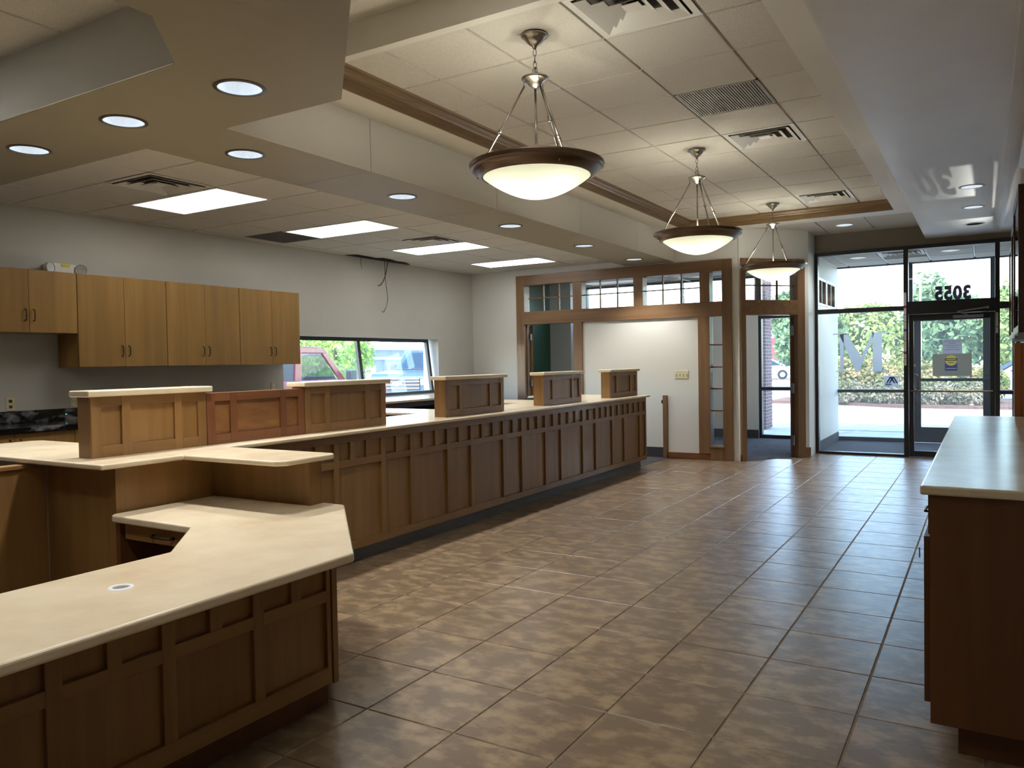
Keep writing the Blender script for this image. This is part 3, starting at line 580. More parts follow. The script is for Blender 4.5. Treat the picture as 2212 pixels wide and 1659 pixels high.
dw = bx('drawer', 'wood_x', dk, -3.72, -2.98, 2.365, 2.385, 0.585, 0.665, 0.002)
MB().tube([(-3.49, 2.364, 0.625), (-3.48, 2.343, 0.625), (-3.46, 2.335, 0.625), (-3.36, 2.335, 0.625), (-3.34, 2.343, 0.625), (-3.33, 2.364, 0.625)], 0.006, 8).build('handle', 'handle_metal', dw, smooth=True)
dt = MB().prism([(-2.11, -1.5), (-2.11, 2.285), (-2.885, 3.06), (-3.035, 3.06), (-3.035, 2.96), (-3.785, 2.96), (-3.785, 2.345), (-3.76, 2.32), (-3.147, 2.32), (-2.787, 1.956), (-2.787, -1.5)], 0.672, 0.71).build('desk_top', 'solid_surface', None, 0.010, 3)
tag(dt, 'angled beige solid surface top of the foreground corner desk', 'desk top')
gr = thing('cable_grommet', 'white ring cable grommet set into the corner desk top', 'grommet', (-2.477, 1.553, 0.7095))
MB().lathe([(0.026, 0.0), (0.028, 0.005), (0.040, 0.004), (0.042, 0.0)], (-2.477, 1.553, 0.7095), 32).build('ring', 'grommet', gr, smooth=True)
MB().lathe([(0.0, 0.0012), (0.027, 0.0012)], (-2.477, 1.553, 0.7095), 32).build('cup', 'vinyl_grey', gr)

# ------------------------------------------------------------------ credenza at the right
cz = thing('credenza', 'dark wood credenza with doors beside the right wall', 'cabinet', (0.1, 3.15, 0))
bx('toe_kick', 'wood_cred_z', cz, -0.085, 0.39, 3.22, 6.80, 0, 0.12)
bx('body', 'wood_cred_z', cz, -0.17, 0.39, 3.15, 6.83, 0.12, 0.945, 0.002)
for k in range(8):
    a = 3.165 + k * 0.4575; b = a + 0.4515
    dz = bx('drawer', 'wood_cred_z', cz, -0.176, -0.17, a, b, 0.80, 0.94); MB().tube([(-0.174, (a + b) / 2 - 0.05, 0.85), (-0.196, (a + b) / 2 - 0.045, 0.85), (-0.196, (a + b) / 2 + 0.045, 0.85), (-0.174, (a + b) / 2 + 0.05, 0.85)], 0.005, 8).build('pull', 'handle_metal', dz)
    do = bx('door', 'wood_cred_z', cz, -0.19, -0.17, a, b, 0.19, 0.79, 0.002)
    if k: MB().tube([(-0.188, b - 0.05, 0.66), (-0.21, b - 0.05, 0.665), (-0.21, b - 0.05, 0.745), (-0.188, b - 0.05, 0.75)], 0.005, 8).build('pull', 'handle_metal', do)
    else:
        MB().lathe([(0.0, -0.012), (0.010, -0.012), (0.010, 0.012), (0.0, 0.012)], (0, 0, 0), 12).build('lock', 'nickel', do).matrix_local = Matrix.Translation(Vector((-0.196, 3.22, 0.775)) - ORG[cz]) @ Matrix.Rotation(math.pi / 2, 4, 'Y')
ky = thing('key', 'small pale key hanging from the credenza door lock', 'key', (-0.207, 3.22, 0.74))
MB().lathe([(0.004, -0.002), (0.017, -0.002), (0.017, 0.002), (0.004, 0.002)], (0, 0, 0), 20, True).build('key_head', 'key_plastic', ky).matrix_local = Matrix.Translation((0, 0, 0.012)) @ Matrix.Rotation(math.radians(80), 4, 'Y')
bx('key_blade', 'nickel', ky, -0.209, -0.205, 3.214, 3.226, 0.70, 0.738)
tag(MB().prism([(-0.20, 3.125), (0.395, 3.125), (0.395, 6.86), (-0.20, 6.86)], 0.945, 0.978).build('countertop', 'solid_surface', None, 0.008, 3), 'glossy beige countertop of the dark credenza by the right wall', 'countertop')
# wood post and framed display cases on the right wall
wp = thing('wall_post', 'orange toned wood post rising beyond the credenza end', 'post', (0.3, 7.0, 0))
bx('board', 'wood_orange_z', wp, 0.185, 0.225, 6.93, 7.05, 0, 1.52, 0.002); bx('filler', 'wood_orange_z', wp, 0.225, 0.40, 6.95, 7.03, 0, 1.52)
def display(y0, y1, z0, z1, xp, label):
    t = thing('display_case', label, 'display case', (XR, y0, z0), 'display cases on the right wall')
    bx('back', 'wood_dark_z', t, XR - 0.02, XR, y0, y1, z0, z1)
    for a, b in ((y0, y0 + 0.06), (y1 - 0.06, y1)): bx('side_frame', 'wood_dark_z', t, xp, XR - 0.02, a, b, z0, z1, 0.003)
    for a, b in ((z0, z0 + 0.06), (z1 - 0.06, z1)): bx('cross_frame', 'wood_dark_z', t, xp, XR - 0.02, y0 + 0.06, y1 - 0.06, a, b, 0.003)
    bx('pane', 'glass_green', t, xp + 0.008, xp + 0.014, y0 + 0.05, y1 - 0.05, z0 + 0.05, z1 - 0.05)
    bx('chrome_foot', 'alu', t, xp - 0.004, XR, y0 - 0.002, y0 + 0.03, z0 - 0.03, z0)
display(7.10, 8.35, 1.60, 2.72, 0.215, 'dark framed glass display case nearest the credenza end')
display(8.60, 9.85, 1.60, 2.72, 0.235, 'dark framed glass display case in the middle of the row')
display(10.2, 11.6, 1.60, 2.72, 0.255, 'dark framed glass display case closest to the entry glazing')

# ------------------------------------------------------------------ cabinets along the left wall
def pull(parent, x, y, z, l=0.10):
    MB().tube([(x, y, z - l / 2), (x + 0.022, y, z - l / 2 + 0.008), (x + 0.026, y, z - l / 2 + 0.02), (x + 0.026, y, z + l / 2 - 0.02), (x + 0.022, y, z + l / 2 - 0.008), (x, y, z + l / 2)], 0.005, 8).build('handle', 'handle_metal', parent, smooth=True)
def upper(y0, y1, ym, z0, label):
    t = thing('wall_cabinet', label, 'cabinet', (XW, y0, z0), 'wall cabinets over the granite counter')
    bx('body', 'wood_cab_z', t, XW + 0.002, -7.10, y0, y1, z0, 2.322)
    for a, b, hy in ((y0 + 0.002, ym - 0.0015, ym - 0.035), (ym + 0.0015, y1 - 0.002, ym + 0.035)):
        d = bx('door', 'wood_cab_z', t, -7.10, -7.08, a, b, z0 + 0.001, 2.321, 0.0015); pull(d, -7.08, hy, z0 + 0.15)
upper(3.245, 4.105, 3.683, 1.775, 'short two door wood wall cabinet at the left end of the row')
upper(4.108, 5.015, 4.563, 1.468, 'tall two door wood wall cabinet next to the short cabinet')
upper(5.018, 5.922, 5.471, 1.468, 'tall two door wood wall cabinet in the middle of the row')
upper(5.925, 6.815, 6.383, 1.468, 'tall two door wood wall cabinet next to the drive up window')
bc = None
for k, (a, b) in enumerate(((2.9, 3.9), (3.9, 4.85), (4.85, 5.8), (5.8, 6.75))):
    t = thing('base_cabinet', ('wood base cabinet under the black granite, leftmost of the row', 'wood base cabinet with small pulls showing beside the nearest screen', 'wood base cabinet under the black granite behind the nearest screen', 'wood base cabinet under the granite closest to the drive up window')[k], 'cabinet', (-7.1, a, 0), 'base cabinets under the granite counter')
    bx('body', 'wood_cab_z', t, XW + 0.002, -6.84, a + 0.001, b - 0.001, 0.0, 0.935)
    m = (a + b) / 2
    for c, d, h in ((a + 0.003, m - 0.002, m - 0.04), (m + 0.002, b - 0.003, m + 0.04)):
        o = bx('door', 'wood_cab_z', t, -6.84, -6.82, c, d, 0.1, 0.925, 0.0015); pull(o, -6.82, h, 0.83)
gt = thing('granite_counter', 'black veined granite counter with backsplash on the left wall', 'countertop', (-7.1, 4.8, 0.935))
bx('slab', 'granite', gt, XW + 0.002, -6.78, 2.9, 6.78, 0.935, 0.975, 0.004); bx('backsplash', 'granite', gt, XW + 0.002, XW + 0.022, 2.9, 6.78, 0.975, 1.085)
MB().lathe([(0, 0), (0.006, 0.0), (0.0, 0.006)], (XW + 0.024, 4.15, 1.03), 8).build('indicator_light', 'led', gt)
wc = thing('window_counter', 'dark service counter with a pale top under the drive up window', 'counter', (-7.0, 8.4, 0))
bx('top', 'solid_surface', wc, XW + 0.002, -6.46, 6.82, 10.4, 0.945, 0.975, 0.006); bx('body', 'black_lam', wc, XW + 0.002, -6.95, 6.82, 10.4, 0.0, 0.945)
for y in (6.85, 7.6, 8.35, 9.1, 9.85): bx('gable', 'vinyl_grey', wc, -6.95, -6.62, y, y + 0.03, 0.0, 0.945)
bx('apron', 'black_lam', wc, -6.50, -6.47, 6.82, 10.4, 0.88, 0.945)

# electrical plates
def plate(name, label, cat, c, w, h, n, kind, axis):
    t = thing(name, label, cat, c, 'electrical plates on the walls')
    M = Matrix.Translation(c) @ (Matrix.Rotation(math.pi / 2, 4, 'Z') if axis == 'x' else Matrix.Identity(4))
    MB(M).box(-w / 2, w / 2, -0.007, 0.0, -h / 2, h / 2).build('plate', 'ivory', t, 0.002)
    for k in range(n):
        u = (k - (n - 1) / 2) * (w / n)
        if kind == 'switch': MB(M).box(u - 0.005, u + 0.005, -0.018, -0.007, -0.012, 0.012).build('toggle', 'ivory', t)
        else:
            for dz in (-0.025, 0.025): MB(M).box(u - 0.014, u + 0.014, -0.0085, -0.007, dz - 0.013, dz + 0.013).build('socket', 'vent_dark' if kind == 'jack' else 'white_plastic', t)
plate('switch_plate', 'cream four gang switch plate on the pale office front', 'switch', (-3.788, YB + 0.003, 1.222), 0.207, 0.115, 4, 'switch', 'y')
plate('wall_outlet', 'cream jack plate above the granite near the left edge', 'outlet', (XW + 0.001, 3.671, 1.15), 0.075, 0.12, 1, 'jack', 'x')
plate('wall_outlet', 'cream double outlet half hidden by the nearest screen', 'outlet', (XW + 0.001, 4.265, 1.145), 0.12, 0.12, 2, 'socket', 'x')
plate('wall_outlet', 'cream outlet under the wall cabinets near the window', 'outlet', (XW + 0.001, 6.683, 1.19), 0.075, 0.12, 1, 'socket', 'x')
plate('wall_outlet', 'cream outlet under the middle wall cabinets', 'outlet', (XW + 0.001, 5.45, 1.19), 0.075, 0.12, 1, 'socket', 'x')
plate('wall_outlet', 'cream outlet pair low on the office wall behind the sidelight', 'outlet', (-4.19, 14.399, 0.40), 0.17, 0.12, 2, 'socket', 'y')
gp = thing('gate_post', 'low wood gate post fixed to the back wall beside the baseboard', 'post', (-4.03, YB, 0)); bx('board', 'wood_frame_z', gp, -4.065, -4.005, YB - 0.045, YB + 0.003, 0, 0.92, 0.003); bx('latch', 'handle_metal', gp, -4.085, -4.065, YB - 0.04, YB - 0.02, 0.80, 0.85)

# emergency light
em = thing('emergency_light', 'white two headed emergency light standing over the short wall cabinet', 'emergency light', (-7.3, 4.11, 2.322))
bx('body', 'white_plastic', em, XW + 0.002, -7.31, 4.0, 4.25, 2.335, 2.43, 0.015, seg=3); bx('label_plate', 'yellow', em, -7.312, -7.306, 4.10, 4.18, 2.40, 2.425); bx('mount', 'white_plastic', em, XW + 0.002, -7.33, 4.05, 4.20, 2.322, 2.34)
for y, s in ((3.985, 1), (4.275, 1)):
    MY = Matrix.Translation((-7.30, y, 2.38)) @ Matrix.Rotation(math.radians(90), 4, 'Y') @ Matrix.Rotation(math.radians(-20 if y < 4.1 else 25), 4, 'X')
    h = MB(MY).lathe([(0.0, -0.04), (0.03, -0.04), (0.048, -0.01), (0.05, 0.02)], (0, 0, 0), 20).build('lamp_head', 'white_plastic', em, smooth=True)
    MB(MY).lathe([(0.0, 0.012), (0.047, 0.016)], (0, 0, 0), 20).build('lens', 'trim_ring_light', h)
# loose cables from the open ceiling panel
cb = thing('loose_cable', 'loose dark cables dangling from the open ceiling edge', 'cable', (-7.38, 8.75, ZL))
MB().tube([(-7.33, 8.78, 2.93), (-7.35, 8.79, 2.88), (-7.36, 8.76, 2.74), (-7.37, 8.72, 2.64), (-7.37, 8.66, 2.58), (-7.37, 8.60, 2.56)], 0.006, 6).build('cable', 'wire', cb, smooth=True)
MB().tube([(-7.33, 8.71, 2.93), (-7.35, 8.73, 2.85), (-7.37, 8.76, 2.68), (-7.38, 8.80, 2.5), (-7.38, 8.82, 2.38), (-7.38, 8.78, 2.27), (-7.38, 8.72, 2.19), (-7.38, 8.69, 2.20), (-7.38, 8.70, 2.22)], 0.004, 6).build('cable', 'wire', cb, smooth=True)
c2 = thing('loose_cable', 'short single wire hanging by the open ceiling edge', 'cable', (-7.38, 8.28, ZL)); MB().tube([(-7.37, 8.26, 2.93), (-7.38, 8.26, 2.88), (-7.38, 8.27, 2.80), (-7.385, 8.29, 2.77)], 0.003, 6).build('cable', 'wire', c2)
MB().prism([(XW + 0.003, 7.97), (-7.25, 8.05), (-7.27, 8.40), (-7.33, 8.48), (-7.20, 8.52), (-7.22, 8.72), (-7.30, 8.95), (-7.26, 9.0), (-7.33, 9.05), (-7.36, 9.32), (XW + 0.003, 9.38)], ZL - 0.003, ZL - 0.001).build('gap_shade_sheet', 'dark_hole', cb)  # flat dark sheet below the panels paints the shade of the gap

# ------------------------------------------------------------------ luminaires and ceiling fittings
def cut_hole(x, y, z, r, depth):
    bpy.context.view_layer.update()
    for o in list(SOFFITS):
        c = [o.matrix_world @ Vector(q) for q in o.bound_box]
        if not (min(q.x for q in c) < x < max(q.x for q in c) and min(q.y for q in c) < y < max(q.y for q in c)): continue
        k = MB().prism([(x + r * math.cos(i * math.pi / 16), y + r * math.sin(i * math.pi / 16)) for i in range(32)], z - 0.05, z + depth).build('cutter', 'wire')
        b = o.modifiers.new('cut', 'BOOLEAN'); b.operation = 'DIFFERENCE'; b.object = k; b.solver = 'EXACT'
        me = bpy.data.meshes.new_from_object(o.evaluated_get(bpy.context.evaluated_depsgraph_get()))
        o.modifiers.clear(); o.data = me; bpy.data.objects.remove(k)
def downlight(x, y, z, label, R=0.118, ring='trim_ring', on=True, g='downlights in the teller soffit', en=34):
    t = thing('downlight', label, 'downlight', (x, y, z), g)
    MB().lathe([(R - 0.008, 0.0), (R - 0.008, -0.006), (R + 0.012, -0.003), (R + 0.012, 0.001)], (x, y, z), 32).build('trim_ring', ring, t, smooth=False)
    if g in ('downlights in the teller soffit', 'downlights in the right soffit'):
        cut_hole(x, y, z, R - 0.004, 0.14)
        rf = MB().lathe([(R - 0.006, -0.004), (R * 0.93, 0.05), (R * 0.74, 0.10), (R * 0.55, 0.125)], (x, y, z), 32).build('reflector', 'can_reflector' if on else 'vent_dark', t, smooth=True)
        MB().lathe([(0.0, 0.118), (R * 0.3, 0.119), (R * 0.56, 0.124)], (x, y, z), 24).build('bulb', 'can_bulb' if on else 'dark_hole', rf, smooth=True)
    else: MB().lathe([(0.0, -0.012), (R * 0.5, -0.010), (R - 0.006, -0.0008)], (x, y, z), 32).build('lens', 'can_glow' if on else 'vent_dark', t, smooth=True)
    if on:
        ld = bpy.data.lights.new('downlight_lamp', 'SPOT'); ld.energy = en; ld.spot_size = math.radians(115); ld.spot_blend = 0.7; ld.shadow_soft_size = 0.07; ld.color = (1.0, 0.975, 0.94)
        lo = bpy.data.objects.new('downlight_lamp', ld); COL.objects.link(lo); lo.location = (0, 0, -0.02); lo.parent = t
K = ZS - CAM_H
for (x, y), lb in (((-2.285 * K, 1.94 * K), 'large downlight in the angled corner of the near soffit'), ((-2.975 * K, 1.94 * K), 'downlight in the near soffit band between two others'), ((-3.70 * K, 1.95 * K), 'downlight in the near soffit band, leftmost in view'),
                   ((-2.975 * K, 2.548 * K), 'downlight in the teller soffit just above the ceiling vent'), ((-2.975 * K, 3.708 * K), 'downlight in the teller soffit, second along the row'), ((-2.975 * K, 4.955 * K), 'downlight in the teller soffit, third along the row'),
                   ((-2.975 * K, 6.186 * K), 'downlight in the teller soffit, fourth along the row'), ((-2.975 * K, 7.32 * K), 'downlight in the teller soffit closest to the office front')):
    downlight(x, y, ZS, lb, en=40 if y < 3.3 else 46)
for y, lb in ((0.9, 'added unseen downlight in the near soffit leg over the desk front'), (-0.7, 'added unseen downlight in the near soffit leg behind the camera')): downlight(-2.5, y, ZS, lb, en=28)  # both added out of view to brighten the foreground floor and desk
for y, on, lb in ((8.868, True, 'lit downlight in the right soffit nearest the camera'), (10.10, True, 'lit downlight in the middle of the right soffit row'), (11.39, False, 'dark unlit downlight in the right soffit by the entry')):
    downlight(-0.11, y, 3.065, lb, 0.10, 'trim_ring_light', on, 'downlights in the right soffit')
downlight(-1.66, 11.70, 3.255, 'lit downlight in the panel strip before the entry', 0.115, 'trim_ring_light', g='downlights by the entry')
downlight(-1.69, 13.27, 2.97, 'lit downlight in the vestibule ceiling beside its diffuser', 0.115, 'trim_ring_light', g='downlights by the entry')
downlight(-0.44, 13.24, 2.97, 'lit downlight in the vestibule ceiling above the house number', 0.115, 'trim_ring_light', g='downlights by the entry')
tro = thing('troffer_light', 'bright ceiling light panel nearest the left edge', 'ceiling light', (-6.06, 4.658, ZL), 'fluorescent troffers over the teller area')
fr_ = MB(); fx0, fx1, fy0, fy1 = -6.665, -5.455, 4.358, 4.958
for c in ((fx0, fx1, fy0, fy0 + 0.03), (fx0, fx1, fy1 - 0.03, fy1), (fx0, fx0 + 0.03, fy0, fy1), (fx1 - 0.03, fx1, fy0, fy1)): fr_.box(c[0], c[1], c[2], c[3], ZL - 0.004, ZL + 0.02)
fr_.build('frame', 'white_plastic', tro); bx('lens', 'troffer_lens', tro, fx0 + 0.03, fx1 - 0.03, fy0 + 0.03, fy1 - 0.03, ZL - 0.003, ZL + 0.01)
for k, lb in ((1, 'bright ceiling light panel, second from the left edge'), (2, 'bright ceiling light panel, third from the left edge'), (3, 'bright ceiling light panel nearest the office front')):
    copy_tree(tro, (-6.06, 4.658 + 1.83 * k, ZL), lb)
for x, lb in ((-5.36, 'added unseen light panel in the recessed alcove ceiling'),):
    copy_tree(tro, (x, 0.86, 3.21), lb)  # extra troffer out of view, added to light the recess
copy_tree(tro, (-5.97, 1.47, 3.21), 'added unseen light panel in the recessed alcove ceiling close to its bulkhead')  # second added troffer, placed to brighten the soffit face
copy_tree(tro, (-5.2, 12.2, 2.97), 'added unseen light panel in the office ceiling behind the transom')  # put in above the line of sight to lift the office walls
copy_tree(tro, (-3.5, 12.9, 2.97), 'added unseen light panel in the office ceiling behind the angled doorway')  # likewise added for office brightness, hidden from the camera
copy_tree(tro, (-1.59, 2.825, 3.575), 'added unseen light panel in the high near ceiling over the aisle')  # added outside the frame to light the foreground floor
copy_tree(tro, (-1.59, 0.385, 3.575), 'added unseen light panel in the high near ceiling behind the camera')  # unseen extra fixture, added as more light for the foreground
def diffuser(x, y, z, label, dark=False, s=0.595):
    t = thing('ceiling_vent', label, 'vent', (x, y, z), 'square ceiling diffusers')
    bx('backing', 'vent_dark', t, x - s / 2, x + s / 2, y - s / 2, y + s / 2, z + 0.026, z + 0.029)
    f = MB(); w = s / 2
    for a, b, z0, z1 in ((w, w - 0.035, 0.0, 0.0), (w - 0.035, w - 0.095, 0.0, 0.045)):
        pass
    def ring(a, za, b, zb, th=0.003):
        m = MB(); v = []
        for r, zz_ in ((a, za), (b, zb), (b, zb + th), (a, za + th)): v += [(x - r, y - r, z + zz_), (x + r, y - r, z + zz_), (x + r, y + r, z + zz_), (x - r, y + r, z + zz_)]
        fs = []
        for i in range(4):
            j = (i + 1) % 4
            for q in range(4): fs.append((q * 4 + i, q * 4 + j, ((q + 1) % 4) * 4 + j, ((q + 1) % 4) * 4 + i))
        return m.add(v, fs)
    ring(w, 0, w - 0.04, 0).build('frame', 'vent_paint', t)
    for a in (w - 0.05, w - 0.125, w - 0.195): ring(a, -0.010, a - 0.048, 0.021).build('louver', 'vent_paint', t)
    bx('centre_plate', 'vent_paint', t, x - 0.05, x + 0.05, y - 0.05, y + 0.05, z + 0.0, z + 0.004)
diffuser(-1.655, 4.1025, ZT, 'square white diffuser at the top edge of the tray ceiling')
diffuser(-1.655, 7.1275, ZT, 'square white diffuser beyond the grey return grille')
diffuser(-1.655, 10.15, ZT, 'square white diffuser near the far crown moulding')
diffuser(-5.755, 4.048, ZL, 'square diffuser with dark smudges beside the nearest light panel')
diffuser(-5.755, 7.708, ZL, 'square diffuser beside the third light panel')
diffuser(-1.07, 13.15, 2.97, 'square diffuser in the vestibule ceiling')
rg = thing('return_grille', 'grey slatted return air grille in the tray ceiling', 'vent', (-1.655, 5.9175, ZT))
bx('backing', 'vent_dark', rg, -1.955, -1.355, 5.62, 6.215, ZT + 0.02, ZT + 0.025)
m = MB()
for c in ((-1.955, -1.355, 5.62, 5.635), (-1.955, -1.355, 6.20, 6.215), (-1.955, -1.94, 5.62, 6.215), (-1.37, -1.355, 5.62, 6.215)): m.box(c[0], c[1], c[2], c[3], ZT, ZT + 0.02)
m.build('frame', 'grille_grey', rg)
for k in range(30):
    xx = -1.938 + k * 0.0192; bx('slat', 'grille_grey', rg, xx, xx + 0.011, 5.635, 6.20, ZT + 0.001, ZT + 0.012)
rg2 = thing('return_grille', 'dark slatted return air grille over the grey wall', 'vent', (-6.975, 6.49, ZL))
bx('backing', 'vent_dark', rg2, -7.275, -6.675, 6.188, 6.788, ZL + 0.02, ZL + 0.025)
for k in range(24):
    xx = -7.27 + k * 0.0248; bx('slat', 'trim_ring', rg2, xx, xx + 0.012, 6.188, 6.788, ZL + 0.001, ZL + 0.012)

# pendants
def pendant(x, y, label, rot):
    t = thing('pendant_light', label, 'pendant light', (x, y, ZT), 'bowl pendants hanging from the tray ceiling')
    def L(prof, nm, mat, par=t, seg=40, z=0): return MB().lathe([(r, zz_) for r, zz_ in prof], (x, y, z), seg).build(nm, mat, par, smooth=True)
    L([(0.0, 3.374), (0.075, 3.374), (0.080, 3.368), (0.078, 3.360), (0.060, 3.352), (0.054, 3.338), (0.036, 3.318), (0.016, 3.306), (0.010, 3.290), (0.0, 3.286)], 'canopy', 'nickel')
    ch = MB()
    for k in range(4):
        zc = 3.268 - k * 0.036; a = math.pi / 2 * k + 0.4; pts = []
        for q in range(13):
            an = 2 * math.pi * q / 12; pts.append((x + math.cos(a) * 0.010 * math.cos(an), y + math.sin(a) * 0.010 * math.cos(an), zc + 0.022 * math.sin(an)))
        ch.tube(pts, 0.003, 6, False)
    ch.tube([(x - 0.014, y, 3.135), (x - 0.014, y, 3.172), (x - 0.008, y, 3.182), (x + 0.008, y, 3.182), (x + 0.014, y, 3.172), (x + 0.014, y, 3.135)], 0.004, 6)
    ch.build('chain', 'nickel', t, smooth=True)
    L([(0.0, 3.143), (0.012, 3.143), (0.016, 3.134), (0.062, 3.130), (0.080, 3.122), (0.082, 3.114), (0.074, 3.108), (0.050, 3.096), (0.040, 3.078), (0.022, 3.064), (0.010, 3.058), (0.0, 3.054)], 'hub', 'nickel')
    MB().tube([(x, y, 3.06), (x, y, 2.56)], 0.007, 10).build('stem', 'nickel', t, smooth=True)
    for k in range(3):
        a = rot + k * 2 * math.pi / 3; c, s = math.cos(a), math.sin(a)
        A = Vector((x + 0.066 * c, y + 0.066 * s, 3.075)); B = Vector((x + 0.335 * c, y + 0.335 * s, 2.63)); d = (B - A)
        rd = MB(); rd.tube([A, B], 0.0062, 8); rd.build('rod', 'nickel', t, smooth=True)
        M_ = A + d * 0.58; e = d.normalized()
        MB().tube([M_ - e * 0.022, M_ - e * 0.016, M_ - e * 0.005, M_, M_ + e * 0.005, M_ + e * 0.016, M_ + e * 0.022], [0.0065, 0.011, 0.011, 0.008, 0.011, 0.011, 0.0065], 10).build('coupling', 'nickel', t, smooth=True)
        MB().tube([A + Vector((-0.008 * c, -0.008 * s, 0.04)), A + Vector((0, 0, 0.025)), A + Vector((0.004 * c, 0.004 * s, 0.01)), A], 0.004, 6).build('hook', 'nickel', t, smooth=True)
        b = Vector((x + 0.352 * c, y + 0.352 * s, 2.558))
        MB().tube([b - Vector((0.03 * c, 0.03 * s, -0.004)), b + Vector((0.005 * c, 0.005 * s, -0.002)), b + Vector((0.012 * c, 0.012 * s, -0.003))], [0.005, 0.009, 0.006], 8).build('finial', 'bronze', t, smooth=True)
    L([(0.318, 2.604), (0.372, 2.606), (0.392, 2.614), (0.400, 2.612), (0.402, 2.604), (0.396, 2.594), (0.398, 2.586), (0.390, 2.580), (0.378, 2.578), (0.374, 2.568), (0.360, 2.560), (0.352, 2.548), (0.334, 2.540), (0.326, 2.536), (0.316, 2.540), (0.318, 2.604)], 'rim', 'bronze', seg=64)
    prof = [(0.322, 2.542)]
    for k in range(1, 15):
        u = k / 14; r = 0.322 * (1 - u); zz_ = 2.410 + 0.132 * (r / 0.322) ** 1.85; prof.append((max(r, 0.0), zz_))
    L(prof, 'bowl', 'bowl_glass', seg=64)
    for k in range(3):
        a = rot + 0.5 + k * 2 * math.pi / 3
        ld = bpy.data.lights.new('pendant_bulb', 'POINT'); ld.energy = PEND_W / 3; ld.shadow_soft_size = 0.035; ld.color = (1.0, 0.955, 0.87)
        lo = bpy.data.objects.new('pendant_bulb', ld); COL.objects.link(lo); lo.parent = t; lo.location = (0.11 * math.cos(a), 0.11 * math.sin(a), 2.545 - ZT)
    return t
pendant(-2.28, 4.11, 'bowl pendant light with bronze rim, nearest and largest in view', math.radians(200))
pendant(-2.28, 7.16, 'bowl pendant light with bronze rim, the middle of the three', math.radians(185))
pendant(-2.28, 10.19, 'bowl pendant light with bronze rim, closest to the office doorway', math.radians(190))

# ------------------------------------------------------------------ marks and notices on the entry glass
def poly2d(polys, M, t, name, mat, parent):
    m = MB(M)
    for p in polys: m.prism(p, 0, t, axis=1)
    return m.build(name, mat, parent)
def text_mesh(body, size, M, name, mat, parent, ext=0.0015, offset=0.0):
    cu = bpy.data.curves.new(name, 'FONT'); cu.body = body; cu.size = size; cu.extrude = ext; cu.offset = offset; cu.align_x = 'CENTER'
    ob = bpy.data.objects.new(name, cu); COL.objects.link(ob)
    bpy.context.view_layer.update()
    me = bpy.data.meshes.new_from_object(ob.evaluated_get(bpy.context.evaluated_depsgraph_get()))
    bpy.data.objects.remove(ob); me.transform(M); me.materials.clear(); me.materials.append(MATS[mat])
    org = ORG.get(parent, Vector((0, 0, 0))); me.transform(Matrix.Translation(-org))
    o = bpy.data.objects.new(name, me); COL.objects.link(o); o.parent = parent; ORG[o] = org; return o
hn = thing('house_number', 'dark digits 3055 seen in reverse on the transom glass', 'number', (-0.385, YE + 0.045, 2.205))
for k, ch in enumerate('3055'):
    # the digits face the street, so they read reversed from indoors
    M = Matrix.Translation((-0.213 - 0.1135 * k, YE + 0.0435, 2.212)) @ Matrix.Rotation(math.pi, 4, 'Z') @ Matrix.Rotation(math.pi / 2, 4, 'X') @ Matrix.Diagonal((0.82, 1.0, 1.0, 1.0))
    text_mesh(ch, 0.25, M, 'digit', 'vinyl_digit', hn, 0.001, 0.013)
ml = thing('window_letter', 'large frosted serif letter M on the entry glass', 'letter', (-1.57, YE + 0.033, 1.215))
x0, z0, w, h = -1.935, 1.215, 0.735, 0.57
def P(*uv): return [(x0 + u * w, z0 + v * h) for u, v in uv]
MP = Matrix.Translation((0, YE + 0.0325, 0))
poly2d([P((0.0, 0.97), (0.26, 0.97), (0.26, 1.0), (0.0, 1.0)), P((0.14, 0.03), (0.20, 0.03), (0.20, 0.97), (0.12, 0.97)), P((0.05, 0.0), (0.30, 0.0), (0.30, 0.03), (0.05, 0.03)),
        P((0.12, 0.97), (0.26, 1.0), (0.52, 0.38), (0.47, 0.0), (0.43, 0.0)), P((0.47, 0.0), (0.52, 0.38), (0.73, 1.0), (0.76, 1.0), (0.74, 0.88), (0.50, 0.06)),
        P((0.73, 0.03), (0.90, 0.03), (0.90, 0.97), (0.73, 0.97)), P((0.72, 0.97), (1.0, 0.97), (1.0, 1.0), (0.72, 1.0)), P((0.64, 0.0), (1.0, 0.0), (1.0, 0.03), (0.64, 0.03))], MP, 0.0015, 'letter', 'frost', ml)
stk = thing('window_sticker', 'small blue chevron sticker on the entry glass below the letter', 'sticker', (-1.15, YE + 0.033, 1.03))
bx('backing', 'frost', stk, -1.245, -1.065, YE + 0.0315, YE + 0.0325, 0.995, 1.155)
def chev(cx, s, nm): poly2d([[(cx, 1.14), (cx + 0.022, 1.14), (cx + 0.022 + s, 1.05), (cx + s, 1.05)], [(cx, 1.14), (cx + 0.022, 1.14), (cx + 0.022 - s, 1.05), (cx - s, 1.05)]], Matrix.Translation((0, YE + 0.030, 0)), 0.0012, nm, 'strip_blue', stk)
chev(-1.175, 0.05, 'chevron'); chev(-1.14, 0.05, 'chevron')
bx('text_bar', 'strip_blue', stk, -1.235, -1.15, YE + 0.030, YE + 0.0312, 1.025, 1.04); bx('text_bar', 'vinyl_digit', stk, -1.235, -1.17, YE + 0.030, YE + 0.0312, 1.008, 1.016)
hs = thing('height_strip', 'white height marking strip on the black entry mullion', 'strip', (-0.955, YE - 0.02, 1.3))
bx('strip', 'strip_white', hs, -0.985, -0.955, YE - 0.0225, YE - 0.0205, 1.30, 2.33)
